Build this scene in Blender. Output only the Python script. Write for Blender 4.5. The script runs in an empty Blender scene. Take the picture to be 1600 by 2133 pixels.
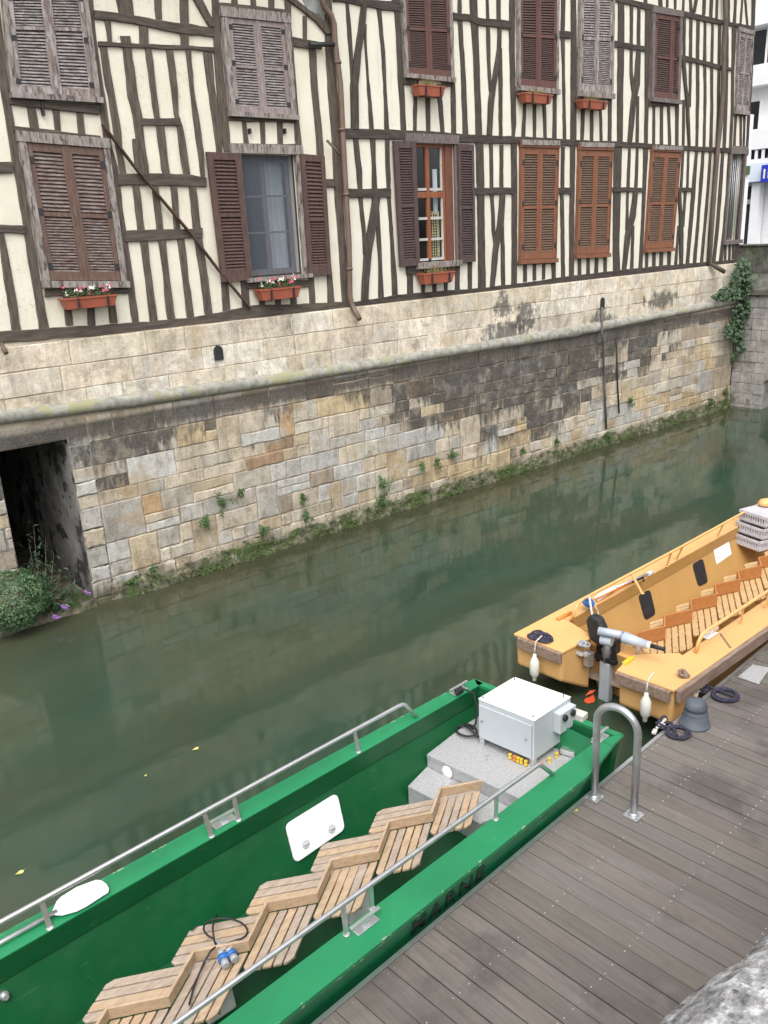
import bpy, bmesh, math, random
from mathutils import Vector, Matrix, noise
random.seed(7)
C = bpy.context.scene.collection
SC = bpy.context.scene
# ---------------------------------------------------------------- camera
FPX = 1740.0
PITCH, ROLL, YAW = [math.radians(a) for a in (18.27, -2.92, 39.5)]
EYE = Vector((0, 0, 5.0))
FW = Vector((math.sin(YAW)*math.cos(PITCH), math.cos(YAW)*math.cos(PITCH), -math.sin(PITCH)))
R0 = Vector((math.cos(YAW), -math.sin(YAW), 0)); U0 = R0.cross(FW)
RT = R0*math.cos(ROLL) + U0*math.sin(ROLL); UP = RT.cross(FW)
cam = bpy.data.cameras.new('camera'); camo = bpy.data.objects.new('camera', cam); C.objects.link(camo)
cam.sensor_fit = 'HORIZONTAL'; cam.sensor_width = 36; cam.lens = FPX/1600*36
cam.clip_start = .05; cam.clip_end = 2000
camo.matrix_world = Matrix(((RT.x, UP.x, -FW.x, EYE.x), (RT.y, UP.y, -FW.y, EYE.y), (RT.z, UP.z, -FW.z, EYE.z), (0, 0, 0, 1)))
SC.camera = camo
# ---------------------------------------------------------------- sky, sun, exposure
SUN_EL, SUN_AZ = math.radians(57), math.radians(222)      # high soft sun behind the photographer
w = bpy.data.worlds.new("World"); SC.world = w; w.use_nodes = True
nt = w.node_tree; nt.nodes.clear()
sky = nt.nodes.new('ShaderNodeTexSky'); sky.sky_type = 'NISHITA'; sky.sun_disc = False
sky.sun_elevation = SUN_EL; sky.sun_rotation = SUN_AZ; sky.air_density = 1.0; sky.dust_density = 4.0
hs = nt.nodes.new('ShaderNodeHueSaturation'); hs.inputs['Saturation'].default_value = .22
bg = nt.nodes.new('ShaderNodeBackground'); bg.inputs['Strength'].default_value = .15
wo = nt.nodes.new('ShaderNodeOutputWorld')
nt.links.new(sky.outputs[0], hs.inputs['Color']); nt.links.new(hs.outputs[0], bg.inputs['Color']); nt.links.new(bg.outputs[0], wo.inputs[0])
sl = bpy.data.lights.new('sun', 'SUN'); sl.energy = .6; sl.angle = math.radians(60); sl.color = (1, .97, .92)
so = bpy.data.objects.new('sun', sl); C.objects.link(so)
sd = Vector((math.sin(SUN_AZ)*math.cos(SUN_EL), math.cos(SUN_AZ)*math.cos(SUN_EL), math.sin(SUN_EL)))
so.rotation_euler = sd.to_track_quat('Z', 'Y').to_euler(); so.location = (0, 0, 30)
SC.view_settings.view_transform = 'Standard'; SC.view_settings.look = 'None'
SC.view_settings.exposure = 1.02; SC.view_settings.gamma = 1
SC.cycles.max_bounces = 8; SC.cycles.transparent_max_bounces = 12
try: SC.cycles.use_denoising = True
except Exception: pass
# ---------------------------------------------------------------- survey: rays through the photograph onto real planes
D = 11.653                                                # distance of the far facade plane
def ray(x, y): return FW + RT*((x-800)/FPX) - UP*((y-1066.5)/FPX)
def atY(x, y, Y): d = ray(x, y); return EYE + d*(Y/d.y)
def atX(x, y, X): d = ray(x, y); return EYE + d*(X/d.x)
def atZ(x, y, z): d = ray(x, y); return EYE + d*((z-5.0)/d.z)
def atP(x, y, p, n): d = ray(x, y); return EYE + d*((p-EYE).dot(n)/d.dot(n))
def pj(p): q = p-EYE; z = q.dot(FW); return (800+FPX*q.dot(RT)/z, 1066.5-FPX*q.dot(UP)/z)
def lerp(a, b, t): return a+(b-a)*t
def interp(pts, x):
    if x <= pts[0][0]: return pts[0][1]
    for (a, b), (c, d) in zip(pts, pts[1:]):
        if x <= c: return b+(d-b)*(x-a)/(c-a)
    return pts[-1][1]
# ---------------------------------------------------------------- materials
def N(nt, t, **k):
    n = nt.nodes.new(t)
    for a, b in k.items(): setattr(n, a, b)
    return n
def base(name, rough=.7, metal=0.0, spec=None):
    m = bpy.data.materials.new(name); m.use_nodes = True; nt = m.node_tree
    p = nt.nodes['Principled BSDF']; p.inputs['Roughness'].default_value = rough; p.inputs['Metallic'].default_value = metal
    if spec is not None: p.inputs['Specular IOR Level'].default_value = spec
    return m, nt, p
def coords(nt, stretch=(1, 1, 1), kind='Object'):
    tc = N(nt, 'ShaderNodeTexCoord'); mp = N(nt, 'ShaderNodeMapping'); mp.inputs['Scale'].default_value = stretch
    nt.links.new(tc.outputs[kind], mp.inputs['Vector']); return mp.outputs[0]
def ntex(nt, vec, scale, detail=5, rough=.6, dist=0):
    n = N(nt, 'ShaderNodeTexNoise'); n.inputs['Scale'].default_value = scale; n.inputs['Detail'].default_value = detail
    n.inputs['Roughness'].default_value = rough; n.inputs['Distortion'].default_value = dist
    nt.links.new(vec, n.inputs['Vector']); return n.outputs['Fac']
def ramp(nt, fac, stops):
    r = N(nt, 'ShaderNodeValToRGB'); e = r.color_ramp.elements
    while len(e) < len(stops): e.new(.5)
    for i, (p, c) in enumerate(stops):
        e[i].position = p; e[i].color = (c[0], c[1], c[2], 1) if not isinstance(c, (int, float)) else (c, c, c, 1)
    nt.links.new(fac, r.inputs['Fac']); return r.outputs['Color']
def mixc(nt, fac, a, b, mode='MIX'):
    m = N(nt, 'ShaderNodeMix', data_type='RGBA', blend_type=mode)
    for s, v in ((0, fac), (6, a), (7, b)):
        if isinstance(v, (int, float)): m.inputs[s].default_value = v
        elif isinstance(v, tuple): m.inputs[s].default_value = (v[0], v[1], v[2], 1)
        else: nt.links.new(v, m.inputs[s])
    return m.outputs[2]
def mth(nt, op, a, b=None, clamp=False):
    m = N(nt, 'ShaderNodeMath', operation=op); m.use_clamp = clamp
    for i, v in enumerate((a, b)):
        if v is None: continue
        if isinstance(v, (int, float)): m.inputs[i].default_value = v
        else: nt.links.new(v, m.inputs[i])
    return m.outputs[0]
def sstep(nt, v, lo, hi):
    m = N(nt, 'ShaderNodeMapRange', interpolation_type='SMOOTHSTEP')
    nt.links.new(v, m.inputs[0]); m.inputs[1].default_value = lo; m.inputs[2].default_value = hi; return m.outputs[0]
def bump(nt, p, h, strength=.4, dist=.02):
    b = N(nt, 'ShaderNodeBump'); b.inputs['Strength'].default_value = strength; b.inputs['Distance'].default_value = dist
    nt.links.new(h, b.inputs['Height']); nt.links.new(b.outputs[0], p.inputs['Normal'])
def mat(name, c1, c2=None, scale=8, rough=.7, metal=0, stretch=(1, 1, 1), bmp=0, bscale=None, lo=.35, hi=.65, c3=None, s3=3, t3=.6, spec=None, bd=.01):
    m, nt, p = base(name, rough, metal, spec)
    if c2 is None: p.inputs['Base Color'].default_value = (*c1, 1)
    v = coords(nt, stretch)
    if c2 is not None:
        f = ntex(nt, v, scale); col = ramp(nt, f, [(lo, c1), (hi, c2)])
        if c3 is not None:
            g = ntex(nt, v, s3, 6, .65); col = mixc(nt, sstep(nt, g, t3, t3+.07), col, c3)
        nt.links.new(col, p.inputs['Base Color'])
    if bmp: bump(nt, p, ntex(nt, v, bscale or scale*2), bmp, bd)
    return m
M = {}
def plaster(name, c1, c2, dirty):
    m, nt, p = base(name, .95); v = coords(nt); c = ramp(nt, ntex(nt, v, 2.1, 5, .6), [(.35, c1), (.65, c2)])
    c = mixc(nt, mth(nt, 'MULTIPLY', sstep(nt, ntex(nt, v, .9, 6, .65), .57, .70), .55), c, dirty)
    c = mixc(nt, mth(nt, 'MULTIPLY', sstep(nt, ntex(nt, coords(nt, (9, 1, .55)), 1.4, 6, .7), .54, .74), .42), c, tuple(x*.80 for x in dirty))
    c = mixc(nt, mth(nt, 'MULTIPLY', sstep(nt, ntex(nt, v, 17, 4, .6), .64, .70), .35), c, tuple(x*.75 for x in dirty))
    vo = N(nt, 'ShaderNodeTexVoronoi', feature='DISTANCE_TO_EDGE'); vo.inputs['Scale'].default_value = 1.7
    wv = N(nt, 'ShaderNodeVectorMath', operation='ADD'); nz = N(nt, 'ShaderNodeTexNoise'); nz.inputs['Scale'].default_value = 5; nt.links.new(v, nz.inputs['Vector']); nt.links.new(v, wv.inputs[0]); nt.links.new(nz.outputs['Color'], wv.inputs[1]); nt.links.new(wv.outputs[0], vo.inputs['Vector'])
    cr = mth(nt, 'MULTIPLY', mth(nt, 'SUBTRACT', 1.0, sstep(nt, vo.outputs['Distance'], .004, .012)), sstep(nt, ntex(nt, v, .8, 2), .52, .6))
    c = mixc(nt, mth(nt, 'MULTIPLY', cr, .5), c, (.36, .31, .23)); nt.links.new(c, p.inputs['Base Color']); bump(nt, p, ntex(nt, v, 22, 5, .65), .3, .012); return m
M['plaster1'] = plaster('plaster_cream', (.70, .65, .53), (.76, .715, .60), (.60, .545, .43))
M['plaster2'] = plaster('plaster_ivory', (.70, .67, .555), (.75, .725, .62), (.62, .58, .475))
M['timber1'] = mat('oak_brown', (.056, .043, .033), (.125, .10, .079), 3, .85, stretch=(9, 9, 1.3), bmp=.5, bscale=8, c3=(.24, .20, .165), s3=5, t3=.70)
M['timber1h'] = mat('oak_brown_beam', (.05, .039, .030), (.112, .09, .073), 3, .85, stretch=(1.3, 9, 9), bmp=.5, bscale=8, c3=(.22, .19, .16), s3=5, t3=.69)
M['timber2'] = mat('oak_dark', (.034, .027, .022), (.085, .067, .054), 3, .85, stretch=(9, 9, 1.3), bmp=.5, bscale=8)
M['timber2h'] = mat('oak_dark_beam', (.030, .024, .020), (.074, .059, .048), 3, .85, stretch=(1.3, 9, 9), bmp=.5, bscale=8)
def shut(name, a, b, c, t=.55): return mat(name, a, b, 4, .75, stretch=(7, 7, 1.6), bmp=.3, bscale=9, c3=c, s3=3, t3=t)
M['sh_grey'] = shut('shutter_weathered', (.13, .095, .085), (.28, .235, .215), (.36, .33, .315), .50)
M['sh_greyb'] = shut('shutter_weathered_pale', (.20, .16, .15), (.32, .27, .255), (.17, .085, .075), .62)
M['sh_brown'] = shut('shutter_brown', (.105, .062, .046), (.155, .094, .071), (.16, .125, .11), .58)
M['slat_grey'] = mat('slat_weathered', (.13, .10, .095), (.40, .37, .355), 6, .75, stretch=(1.2, 3, 6))
M['slat_brown'] = mat('slat_faded', (.10, .058, .045), (.27, .22, .20), 6, .75, stretch=(1.2, 3, 6))
M['sh_dark'] = shut('shutter_dark_brown', (.07, .038, .032), (.11, .064, .054), (.15, .12, .115), .64)
M['sh_red'] = shut('shutter_red_brown', (.105, .046, .038), (.135, .064, .053), (.10, .06, .055), .62)
M['slat_red'] = mat('slat_red_brown', (.085, .048, .041), (.115, .070, .060), 6, .75, stretch=(1, 3, 6))
M['sh_purple'] = shut('shutter_plum', (.062, .039, .036), (.092, .06, .056), (.14, .115, .12), .62)
M['sh_orange'] = shut('shutter_orange', (.19, .074, .037), (.245, .102, .053), (.13, .06, .042), .56)
M['slat_orange'] = mat('slat_tan', (.125, .075, .05), (.165, .105, .072), 6, .75, stretch=(1, 3, 6))
M['frame_pale'] = shut('frame_weathered', (.18, .15, .135), (.34, .305, .28), (.09, .068, .058), .53)
M['frame_dark'] = shut('frame_dark', (.11, .085, .078), (.18, .15, .14), (.27, .25, .24), .6)
M['iron'] = mat('black_iron', (.018, .018, .020), (.03, .03, .032), 20, .6)
M['grey_dark'] = mat('weathered_lead', (.06, .06, .06), (.14, .14, .14), 6, .7, stretch=(3, 3, 1))
M['rust'] = mat('rusty_iron', (.075, .038, .03), (.11, .06, .048), 14, .8, bmp=.2)
M['copper'] = mat('brown_downpipe', (.125, .08, .06), (.175, .118, .09), 3, .55, stretch=(3, 3, 1), c3=(.14, .11, .095), s3=2.5, t3=.6)
M['pipe_dark'] = mat('dark_downpipe', (.085, .063, .048), (.135, .10, .075), 3, .6, stretch=(3, 3, 1))
M['zinc'] = mat('zinc_sheet', (.22, .23, .22), (.36, .38, .36), 4, .5, c3=(.14, .15, .14), s3=3)
M['terracotta'] = mat('terracotta_plastic', (.30, .078, .042), (.35, .10, .056), 7, .55)
M['leaf'] = mat('leaf_green', (.035, .085, .022), (.085, .16, .045), 30, .55)
M['leaf_dark'] = mat('leaf_dark', (.016, .045, .018), (.042, .092, .036), 18, .5)
M['leaf_ivy'] = mat('leaf_creeper', (.022, .052, .024), (.075, .125, .058), 9, .6)
M['leaf_shrub'] = mat('leaf_shrub', (.045, .10, .040), (.115, .20, .09), 12, .45)
M['leaf_dry'] = mat('leaf_dry', (.16, .15, .05), (.28, .23, .09), 20, .8)
M['moss'] = mat('moss_green', (.035, .075, .018), (.10, .13, .038), 9, .9)
M['stem'] = mat('plant_stem', (.10, .075, .045), (.16, .12, .07), 20, .8)
M['petal_pink'] = mat('petal_pink', (.62, .06, .16)); M['petal_white'] = mat('petal_white', (.8, .78, .72)); M['petal_mauve'] = mat('petal_mauve', (.36, .16, .50))
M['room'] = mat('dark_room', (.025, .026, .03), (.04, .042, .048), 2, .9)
M['curtain'] = mat('net_curtain', (.72, .75, .78), (.84, .86, .88), 5, .9, stretch=(6, 6, .5))
M['paint_white'] = mat('window_paint_white', (.42, .41, .385), (.52, .505, .48), 8, .5)
M['sash_brown'] = mat('sash_brown', (.21, .065, .026), (.27, .095, .04), 4, .5, stretch=(5, 5, 1))
M['sash_plum'] = mat('sash_reveal', (.13, .05, .032), (.17, .07, .045), 4, .5, stretch=(5, 5, 1))
M['lace'] = mat('lace_curtain', (.46, .38, .20), (.56, .48, .28), 9, .9)
def glass():
    m, nt, p = base('window_glass', .03); nt.nodes.remove(p)
    o = nt.nodes['Material Output']; t = N(nt, 'ShaderNodeBsdfTransparent'); t.inputs[0].default_value = (.82, .86, .87, 1)
    g = N(nt, 'ShaderNodeBsdfGlossy'); g.inputs['Roughness'].default_value = .02
    fr = N(nt, 'ShaderNodeFresnel'); fr.inputs['IOR'].default_value = 1.33; mx = N(nt, 'ShaderNodeMixShader')
    nt.links.new(fr.outputs[0], mx.inputs[0]); nt.links.new(t.outputs[0], mx.inputs[1]); nt.links.new(g.outputs[0], mx.inputs[2]); nt.links.new(mx.outputs[0], o.inputs[0]); return m
M['glass'] = glass()
def screenm():
    m, nt, p = base('insect_screen', .8); o = nt.nodes['Material Output']
    p.inputs['Base Color'].default_value = (.14, .16, .195, 1)
    t = N(nt, 'ShaderNodeBsdfTransparent'); mx = N(nt, 'ShaderNodeMixShader'); mx.inputs[0].default_value = .45
    nt.links.new(t.outputs[0], mx.inputs[1]); nt.links.new(p.outputs[0], mx.inputs[2]); nt.links.new(mx.outputs[0], o.inputs[0]); return m
M['screen'] = screenm()
def wallstone():
    m, nt, p = base('quay_stone', .92)
    at = N(nt, 'ShaderNodeVertexColor', layer_name='tint'); v = coords(nt); rnd = mth(nt, 'SUBTRACT', at.outputs['Alpha'], .5)
    n1 = ntex(nt, v, 5, 8, .7); c = mixc(nt, 1.0, at.outputs['Color'], ramp(nt, n1, [(.25, .66), (.5, 1.0), (.75, 1.2)]), 'MULTIPLY')
    n2 = ntex(nt, v, 26, 6, .7); c = mixc(nt, 1.0, c, ramp(nt, n2, [(.3, .78), (.5, 1.0), (.75, 1.12)]), 'MULTIPLY')
    c = mixc(nt, 1.0, c, ramp(nt, ntex(nt, v, 2.1, 10, .74, .6), [(.34, (.68, .65, .60)), (.5, (.98, .97, .96)), (.66, (1.16, 1.16, 1.15))]), 'MULTIPLY'); c = mixc(nt, 1.0, c, ramp(nt, ntex(nt, coords(nt, (5, 1, .7)), 2.2, 8, .74), [(.36, .74), (.52, 1.0), (.7, 1.10)]), 'MULTIPLY')
    pit = ntex(nt, v, 13, 10, .78); c = mixc(nt, mth(nt, 'MULTIPLY', mth(nt, 'SUBTRACT', 1.0, sstep(nt, pit, .33, .43)), mth(nt, 'ADD', .45, rnd)), c, (.13, .12, .105))
    # pale and ochre weathering blooms
    c = mixc(nt, mth(nt, 'MULTIPLY', sstep(nt, ntex(nt, v, 1.6, 6, .6), .56, .68), .45), c, (.40, .27, .13))
    c = mixc(nt, mth(nt, 'MULTIPLY', sstep(nt, ntex(nt, v, 2.3, 6, .7, .5), .55, .66), .6), c, (.52, .51, .475))
    c = mixc(nt, mth(nt, 'MULTIPLY', sstep(nt, ntex(nt, v, 3.7, 9, .75, .8), .54, .70), .55), c, (.225, .185, .14))
    # black crust below the string course, its depth varying along the wall
    sx = N(nt, 'ShaderNodeSeparateXYZ'); tc = N(nt, 'ShaderNodeTexCoord'); nt.links.new(tc.outputs['Object'], sx.inputs[0])
    mr = N(nt, 'ShaderNodeMapRange'); nt.links.new(sx.outputs['X'], mr.inputs[0]); mr.inputs[1].default_value = 2; mr.inputs[2].default_value = 23
    fc = N(nt, 'ShaderNodeFloatCurve'); cv = fc.mapping.curves[0]
    P = [(2, .6), (3.9, .95), (5.0, .85), (5.9, .35), (7.2, .42), (8.4, .38), (9.3, .42), (10.4, 1.15), (12.3, 1.85), (13.8, 1.98), (15.2, 1.65), (17, 1.2), (18.4, .95), (19.6, .45), (21, .2), (23, .15)]
    cv.points[0].location = ((P[0][0]-2)/21, P[0][1]/2); cv.points[1].location = ((P[-1][0]-2)/21, P[-1][1]/2)
    for x, d in P[1:-1]: cv.points.new((x-2)/21, d/2)
    fc.mapping.update(); nt.links.new(mr.outputs[0], fc.inputs['Value'])
    S = mth(nt, 'MULTIPLY', fc.outputs[0], 2.0)
    depth = mth(nt, 'SUBTRACT', 2.74, sx.outputs['Z'])
    vs = coords(nt, (3.2, 1, .8)); ns = ntex(nt, vs, 2.5, 9, .78)
    edge = mth(nt, 'ADD', mth(nt, 'SUBTRACT', S, depth), mth(nt, 'ADD', mth(nt, 'MULTIPLY', mth(nt, 'SUBTRACT', ns, .5), 2.4), mth(nt, 'MULTIPLY', rnd, 1.15)))
    below = sstep(nt, depth, -.02, .06)
    ms = mth(nt, 'MULTIPLY', sstep(nt, edge, -.05, .40), below); band = mth(nt, 'MULTIPLY', sstep(nt, mth(nt, 'SUBTRACT', mth(nt, 'ADD', .10, mth(nt, 'MULTIPLY', ns, .42)), depth), -.06, .10), below)
    nb = ntex(nt, v, 3.1, 7, .7); ms = mth(nt, 'MULTIPLY', ms, ramp(nt, nb, [(.28, .42), (.52, .95)])); ms = mth(nt, 'MAXIMUM', ms, mth(nt, 'MULTIPLY', band, .88))
    c = mixc(nt, ms, c, ramp(nt, n2, [(.3, (.036, .033, .030)), (.7, (.115, .102, .087))]))
    for (bx, bz, rx, rz) in ((13.0, 3.05, .75, .28), (13.6, 3.25, .45, .3), (18.6, 3.2, .8, .2), (16.2, 2.95, .5, .2), (12.9, 3.55, .25, .3)):   # isolated black patches above the course
        dx = mth(nt, 'DIVIDE', mth(nt, 'SUBTRACT', sx.outputs['X'], bx), rx); dz = mth(nt, 'DIVIDE', mth(nt, 'SUBTRACT', sx.outputs['Z'], bz), rz)
        r = mth(nt, 'ADD', mth(nt, 'MULTIPLY', dx, dx), mth(nt, 'MULTIPLY', dz, dz))
        r = mth(nt, 'ADD', r, mth(nt, 'MULTIPLY', mth(nt, 'ADD', mth(nt, 'SUBTRACT', ns, .5), mth(nt, 'SUBTRACT', n1, .5)), 5.5))
        c = mixc(nt, mth(nt, 'MULTIPLY', sstep(nt, mth(nt, 'SUBTRACT', 1.0, r), -.2, .9), .8), c, (.07, .066, .062))
    up = mth(nt, 'MULTIPLY', mth(nt, 'SUBTRACT', 1.0, sstep(nt, sx.outputs['Z'], 2.95, 3.35)), sstep(nt, sx.outputs['Z'], 2.78, 2.82)); c = mixc(nt, mth(nt, 'MULTIPLY', mth(nt, 'MULTIPLY', up, sstep(nt, ntex(nt, v, 1.9, 8, .75, .4), .50, .66)), .7), c, (.20, .195, .185))
    # green growth close to the water
    low = mth(nt, 'SUBTRACT', mth(nt, 'MULTIPLY', ns, .62), sx.outputs['Z'])
    c = mixc(nt, mth(nt, 'MULTIPLY', sstep(nt, low, .0, .22), .85), c, (.045, .052, .024))
    nt.links.new(c, p.inputs['Base Color'])
    h = mth(nt, 'ADD', mth(nt, 'MULTIPLY', ntex(nt, v, 9, 8, .75), .7), mth(nt, 'MULTIPLY', ntex(nt, v, 45, 4, .7), .3)); bump(nt, p, h, .75, .035)
    return m
M['quay'] = wallstone()
M['mortar'] = mat('lime_mortar', (.34, .28, .215), (.52, .44, .345), 3, .95, c3=(.36, .17, .10), s3=1.3, t3=.6)
M['course'] = mat('string_course', (.21, .205, .175), (.37, .36, .315), 9, .9, bmp=.6, bscale=30, c3=(.30, .29, .17), s3=3.2, t3=.535)
M['footing'] = mat('wet_footing', (.035, .036, .022), (.24, .215, .15), 7, .8, bmp=1, bscale=18, c3=(.05, .075, .02), s3=2.5, t3=.5, bd=.03)
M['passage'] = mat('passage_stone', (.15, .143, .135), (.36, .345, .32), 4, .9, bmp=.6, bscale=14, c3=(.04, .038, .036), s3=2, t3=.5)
M['bridge'] = mat('bridge_stone', (.23, .22, .20), (.42, .40, .37), 3, .9, bmp=.7, bscale=12, c3=(.15, .135, .12), s3=1.6, t3=.56, bd=.03)
M['bridge_dark'] = mat('bridge_parapet_stone', (.065, .068, .055), (.17, .165, .14), 4, .95, bmp=.7, bscale=14, c3=(.055, .075, .03), s3=2, t3=.55, bd=.03)
def coping():
    m, nt, p = base('lichen_limestone', .95); v = coords(nt)
    a = ntex(nt, v, 30, 8, .7); b = ntex(nt, v, 16, 9, .72); d = ntex(nt, v, 9, 5, .6, .4); e = ntex(nt, v, 60, 4, .6)
    c = ramp(nt, a, [(.35, (.11, .11, .12)), (.44, (.30, .295, .295)), (.53, (.46, .455, .445)), (.60, (.72, .72, .72))])
    c = mixc(nt, sstep(nt, b, .56, .64), c, (.15, .147, .16)); c = mixc(nt, mth(nt, 'MULTIPLY', sstep(nt, d, .63, .71), .8), c, (.22, .17, .09))
    c = mixc(nt, 1.0, c, ramp(nt, e, [(.3, .75), (.6, 1.05)]), 'MULTIPLY')
    nt.links.new(c, p.inputs['Base Color']); bump(nt, p, mth(nt, 'ADD', a, mth(nt, 'MULTIPLY', b, .5)), .8, .02); return m
M['coping'] = coping()
def paint(name, c, chip, rough=.35, t=.7, coat=.0, shade=.82, edges=()):
    m, nt, p = base(name, rough); v = coords(nt)
    n = ntex(nt, v, 2.2, 5, .6); col = ramp(nt, n, [(.3, tuple(x*shade for x in c)), (.65, c)])
    col = mixc(nt, sstep(nt, ntex(nt, v, 22, 6, .7), t, t+.03), col, chip); nt.links.new(col, p.inputs['Base Color'])
    col = mixc(nt, mth(nt, 'MULTIPLY', sstep(nt, ntex(nt, coords(nt, (.5, 3, 3)), 4, 7, .72, .3), .56, .72), .22), col, tuple(x*.55+.03 for x in c)); col = mixc(nt, mth(nt, 'MULTIPLY', sstep(nt, ntex(nt, coords(nt, (1, 14, 14)), 5, 4, .6), .66, .70), .35), col, tuple(min(1, x*1.15+.09) for x in c)); nt.links.new(col, p.inputs['Base Color'])
    if edges:
        sx = N(nt, 'ShaderNodeSeparateXYZ'); tc = N(nt, 'ShaderNodeTexCoord'); nt.links.new(tc.outputs['Object'], sx.inputs[0]); ch = sstep(nt, ntex(nt, v, 13, 7, .74), .575, .60)
        for y0, sl_, x0 in edges:                          # paint knocked off along the outer edges
            e = mth(nt, 'ABSOLUTE', mth(nt, 'SUBTRACT', sx.outputs['Y'], mth(nt, 'ADD', mth(nt, 'MULTIPLY', mth(nt, 'SUBTRACT', sx.outputs['X'], x0), sl_), y0)))
            col = mixc(nt, mth(nt, 'MULTIPLY', mth(nt, 'SUBTRACT', 1.0, sstep(nt, e, .006, .018)), ch), col, chip)
        nt.links.new(col, p.inputs['Base Color'])
    r = ramp(nt, ntex(nt, v, 6, 4), [(.3, rough*.8), (.7, min(1, rough*1.4))]); nt.links.new(r, p.inputs['Roughness'])
    bump(nt, p, ntex(nt, v, 3, 3), .12, .01); return m
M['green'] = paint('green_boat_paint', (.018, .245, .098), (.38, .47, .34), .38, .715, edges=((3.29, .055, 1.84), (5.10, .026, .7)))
M['green_shaded'] = paint('green_boat_paint_shaded', (.0055, .088, .028), (.25, .42, .28), .36, .76)  # same green paint, with the shade inside the boat put into its colour
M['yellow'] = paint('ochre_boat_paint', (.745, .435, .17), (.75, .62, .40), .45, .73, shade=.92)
M['yellow_shaded'] = paint('ochre_boat_paint_shaded', (.49, .285, .095), (.6, .45, .25), .45, .75, shade=.9)  # same ochre paint darkened, so the colour carries the shade of the inner sides
M['fender_wood'] = mat('worn_rubbing_strake', (.20, .135, .10), (.31, .225, .175), 5, .8, stretch=(1, 6, 6), bmp=.3)
def teak(name, a, b, st): return mat(name, a, b, 5, .6, stretch=st, bmp=.25, bscale=9, lo=.3, hi=.7, c3=(a[0]*.72, a[1]*.68, a[2]*.66), s3=7, t3=.62)
M['teak'] = teak('weathered_teak', (.38, .265, .165), (.52, .39, .265), (2, 7, 7))
M['teak_g'] = teak('greyed_teak', (.31, .24, .185), (.46, .38, .30), (2, 7, 7))
M['teak_y'] = teak('honey_teak', (.46, .285, .13), (.60, .42, .21), (2, 7, 7))
M['teak_red'] = teak('varnished_board', (.40, .155, .045), (.47, .20, .065), (2, 6, 6))
M['alu'] = mat('brushed_aluminium', (.62, .63, .64), (.74, .75, .76), 12, .38, .85)
M['alu_plate'] = mat('tread_plate', (.40, .40, .41), (.52, .52, .52), 40, .55, .25, bmp=.5, bscale=90, c3=(.33, .32, .32), s3=3, t3=.6)
M['galv'] = mat('galvanised_tube', (.42, .43, .44), (.55, .56, .58), 9, .42, .75)
M['white'] = mat('white_gelcoat', (.80, .81, .81), (.84, .84, .84), 3, .3)
M['cabinet'] = mat('powder_coated_white', (.50, .54, .57), (.53, .57, .60), 2, .35)
M['black'] = mat('black_rubber', (.012, .012, .014), (.025, .025, .028), 15, .6)
M['rope_navy'] = mat('navy_rope', (.018, .018, .035), (.055, .053, .085), 60, .9)
M['rope_white'] = mat('white_rope', (.50, .48, .44), (.66, .64, .60), 50, .9)
M['blue'] = mat('blue_plastic', (.02, .13, .42), (.03, .17, .50), 10, .4)
M['yellow_p'] = mat('yellow_plastic', (.75, .48, .02), (.8, .55, .05), 10, .4); M['orange_p'] = mat('orange_plastic', (.72, .20, .03), (.78, .25, .05), 10, .4)
M['grey_p'] = mat('grey_plastic', (.30, .31, .33), (.38, .39, .41), 10, .45); M['motor'] = mat('motor_grey', (.40, .45, .53), (.48, .53, .60), 5, .35)
M['leg_grey'] = mat('motor_leg_grey', (.42, .47, .52), (.50, .54, .58), 4, .4)
M['bollard'] = mat('painted_cast_iron', (.075, .092, .115), (.125, .145, .17), 6, .55, bmp=.2, c3=(.05, .055, .065), s3=5)
M['fender'] = mat('fender_pvc', (.66, .66, .58), (.76, .76, .70), 5, .4)
M['crate'] = mat('crate_plastic', (.48, .47, .51), (.56, .55, .59), 6, .5)
M['render_white'] = mat('white_render', (.78, .79, .80), (.84, .84, .85), 1.2, .8)
M['render_blue'] = mat('pale_render', (.62, .68, .78), (.68, .74, .83), 1.2, .8)
M['sign'] = mat('blue_sign', (.012, .03, .42), (.015, .04, .5), 4, .4); M['letter'] = mat('sign_letter', (.85, .8, .5))
M['asphalt'] = mat('asphalt', (.05, .05, .05), (.07, .07, .07), 20, .9); M['earth'] = mat('bed', (.06, .055, .04), (.09, .08, .06), 2, .95)
M['rooftile'] = mat('roof_tiles', (.14, .065, .045), (.22, .11, .075), 10, .85, bmp=.5)
M['leaf_yellow'] = mat('fallen_leaf', (.50, .42, .10), (.60, .55, .22), 30, .7)
M['red_leaf'] = mat('orange_float', (.70, .09, .03), (.75, .13, .04), 30, .5)
M['printed'] = mat('grey_print', (.42, .42, .46))
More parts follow.
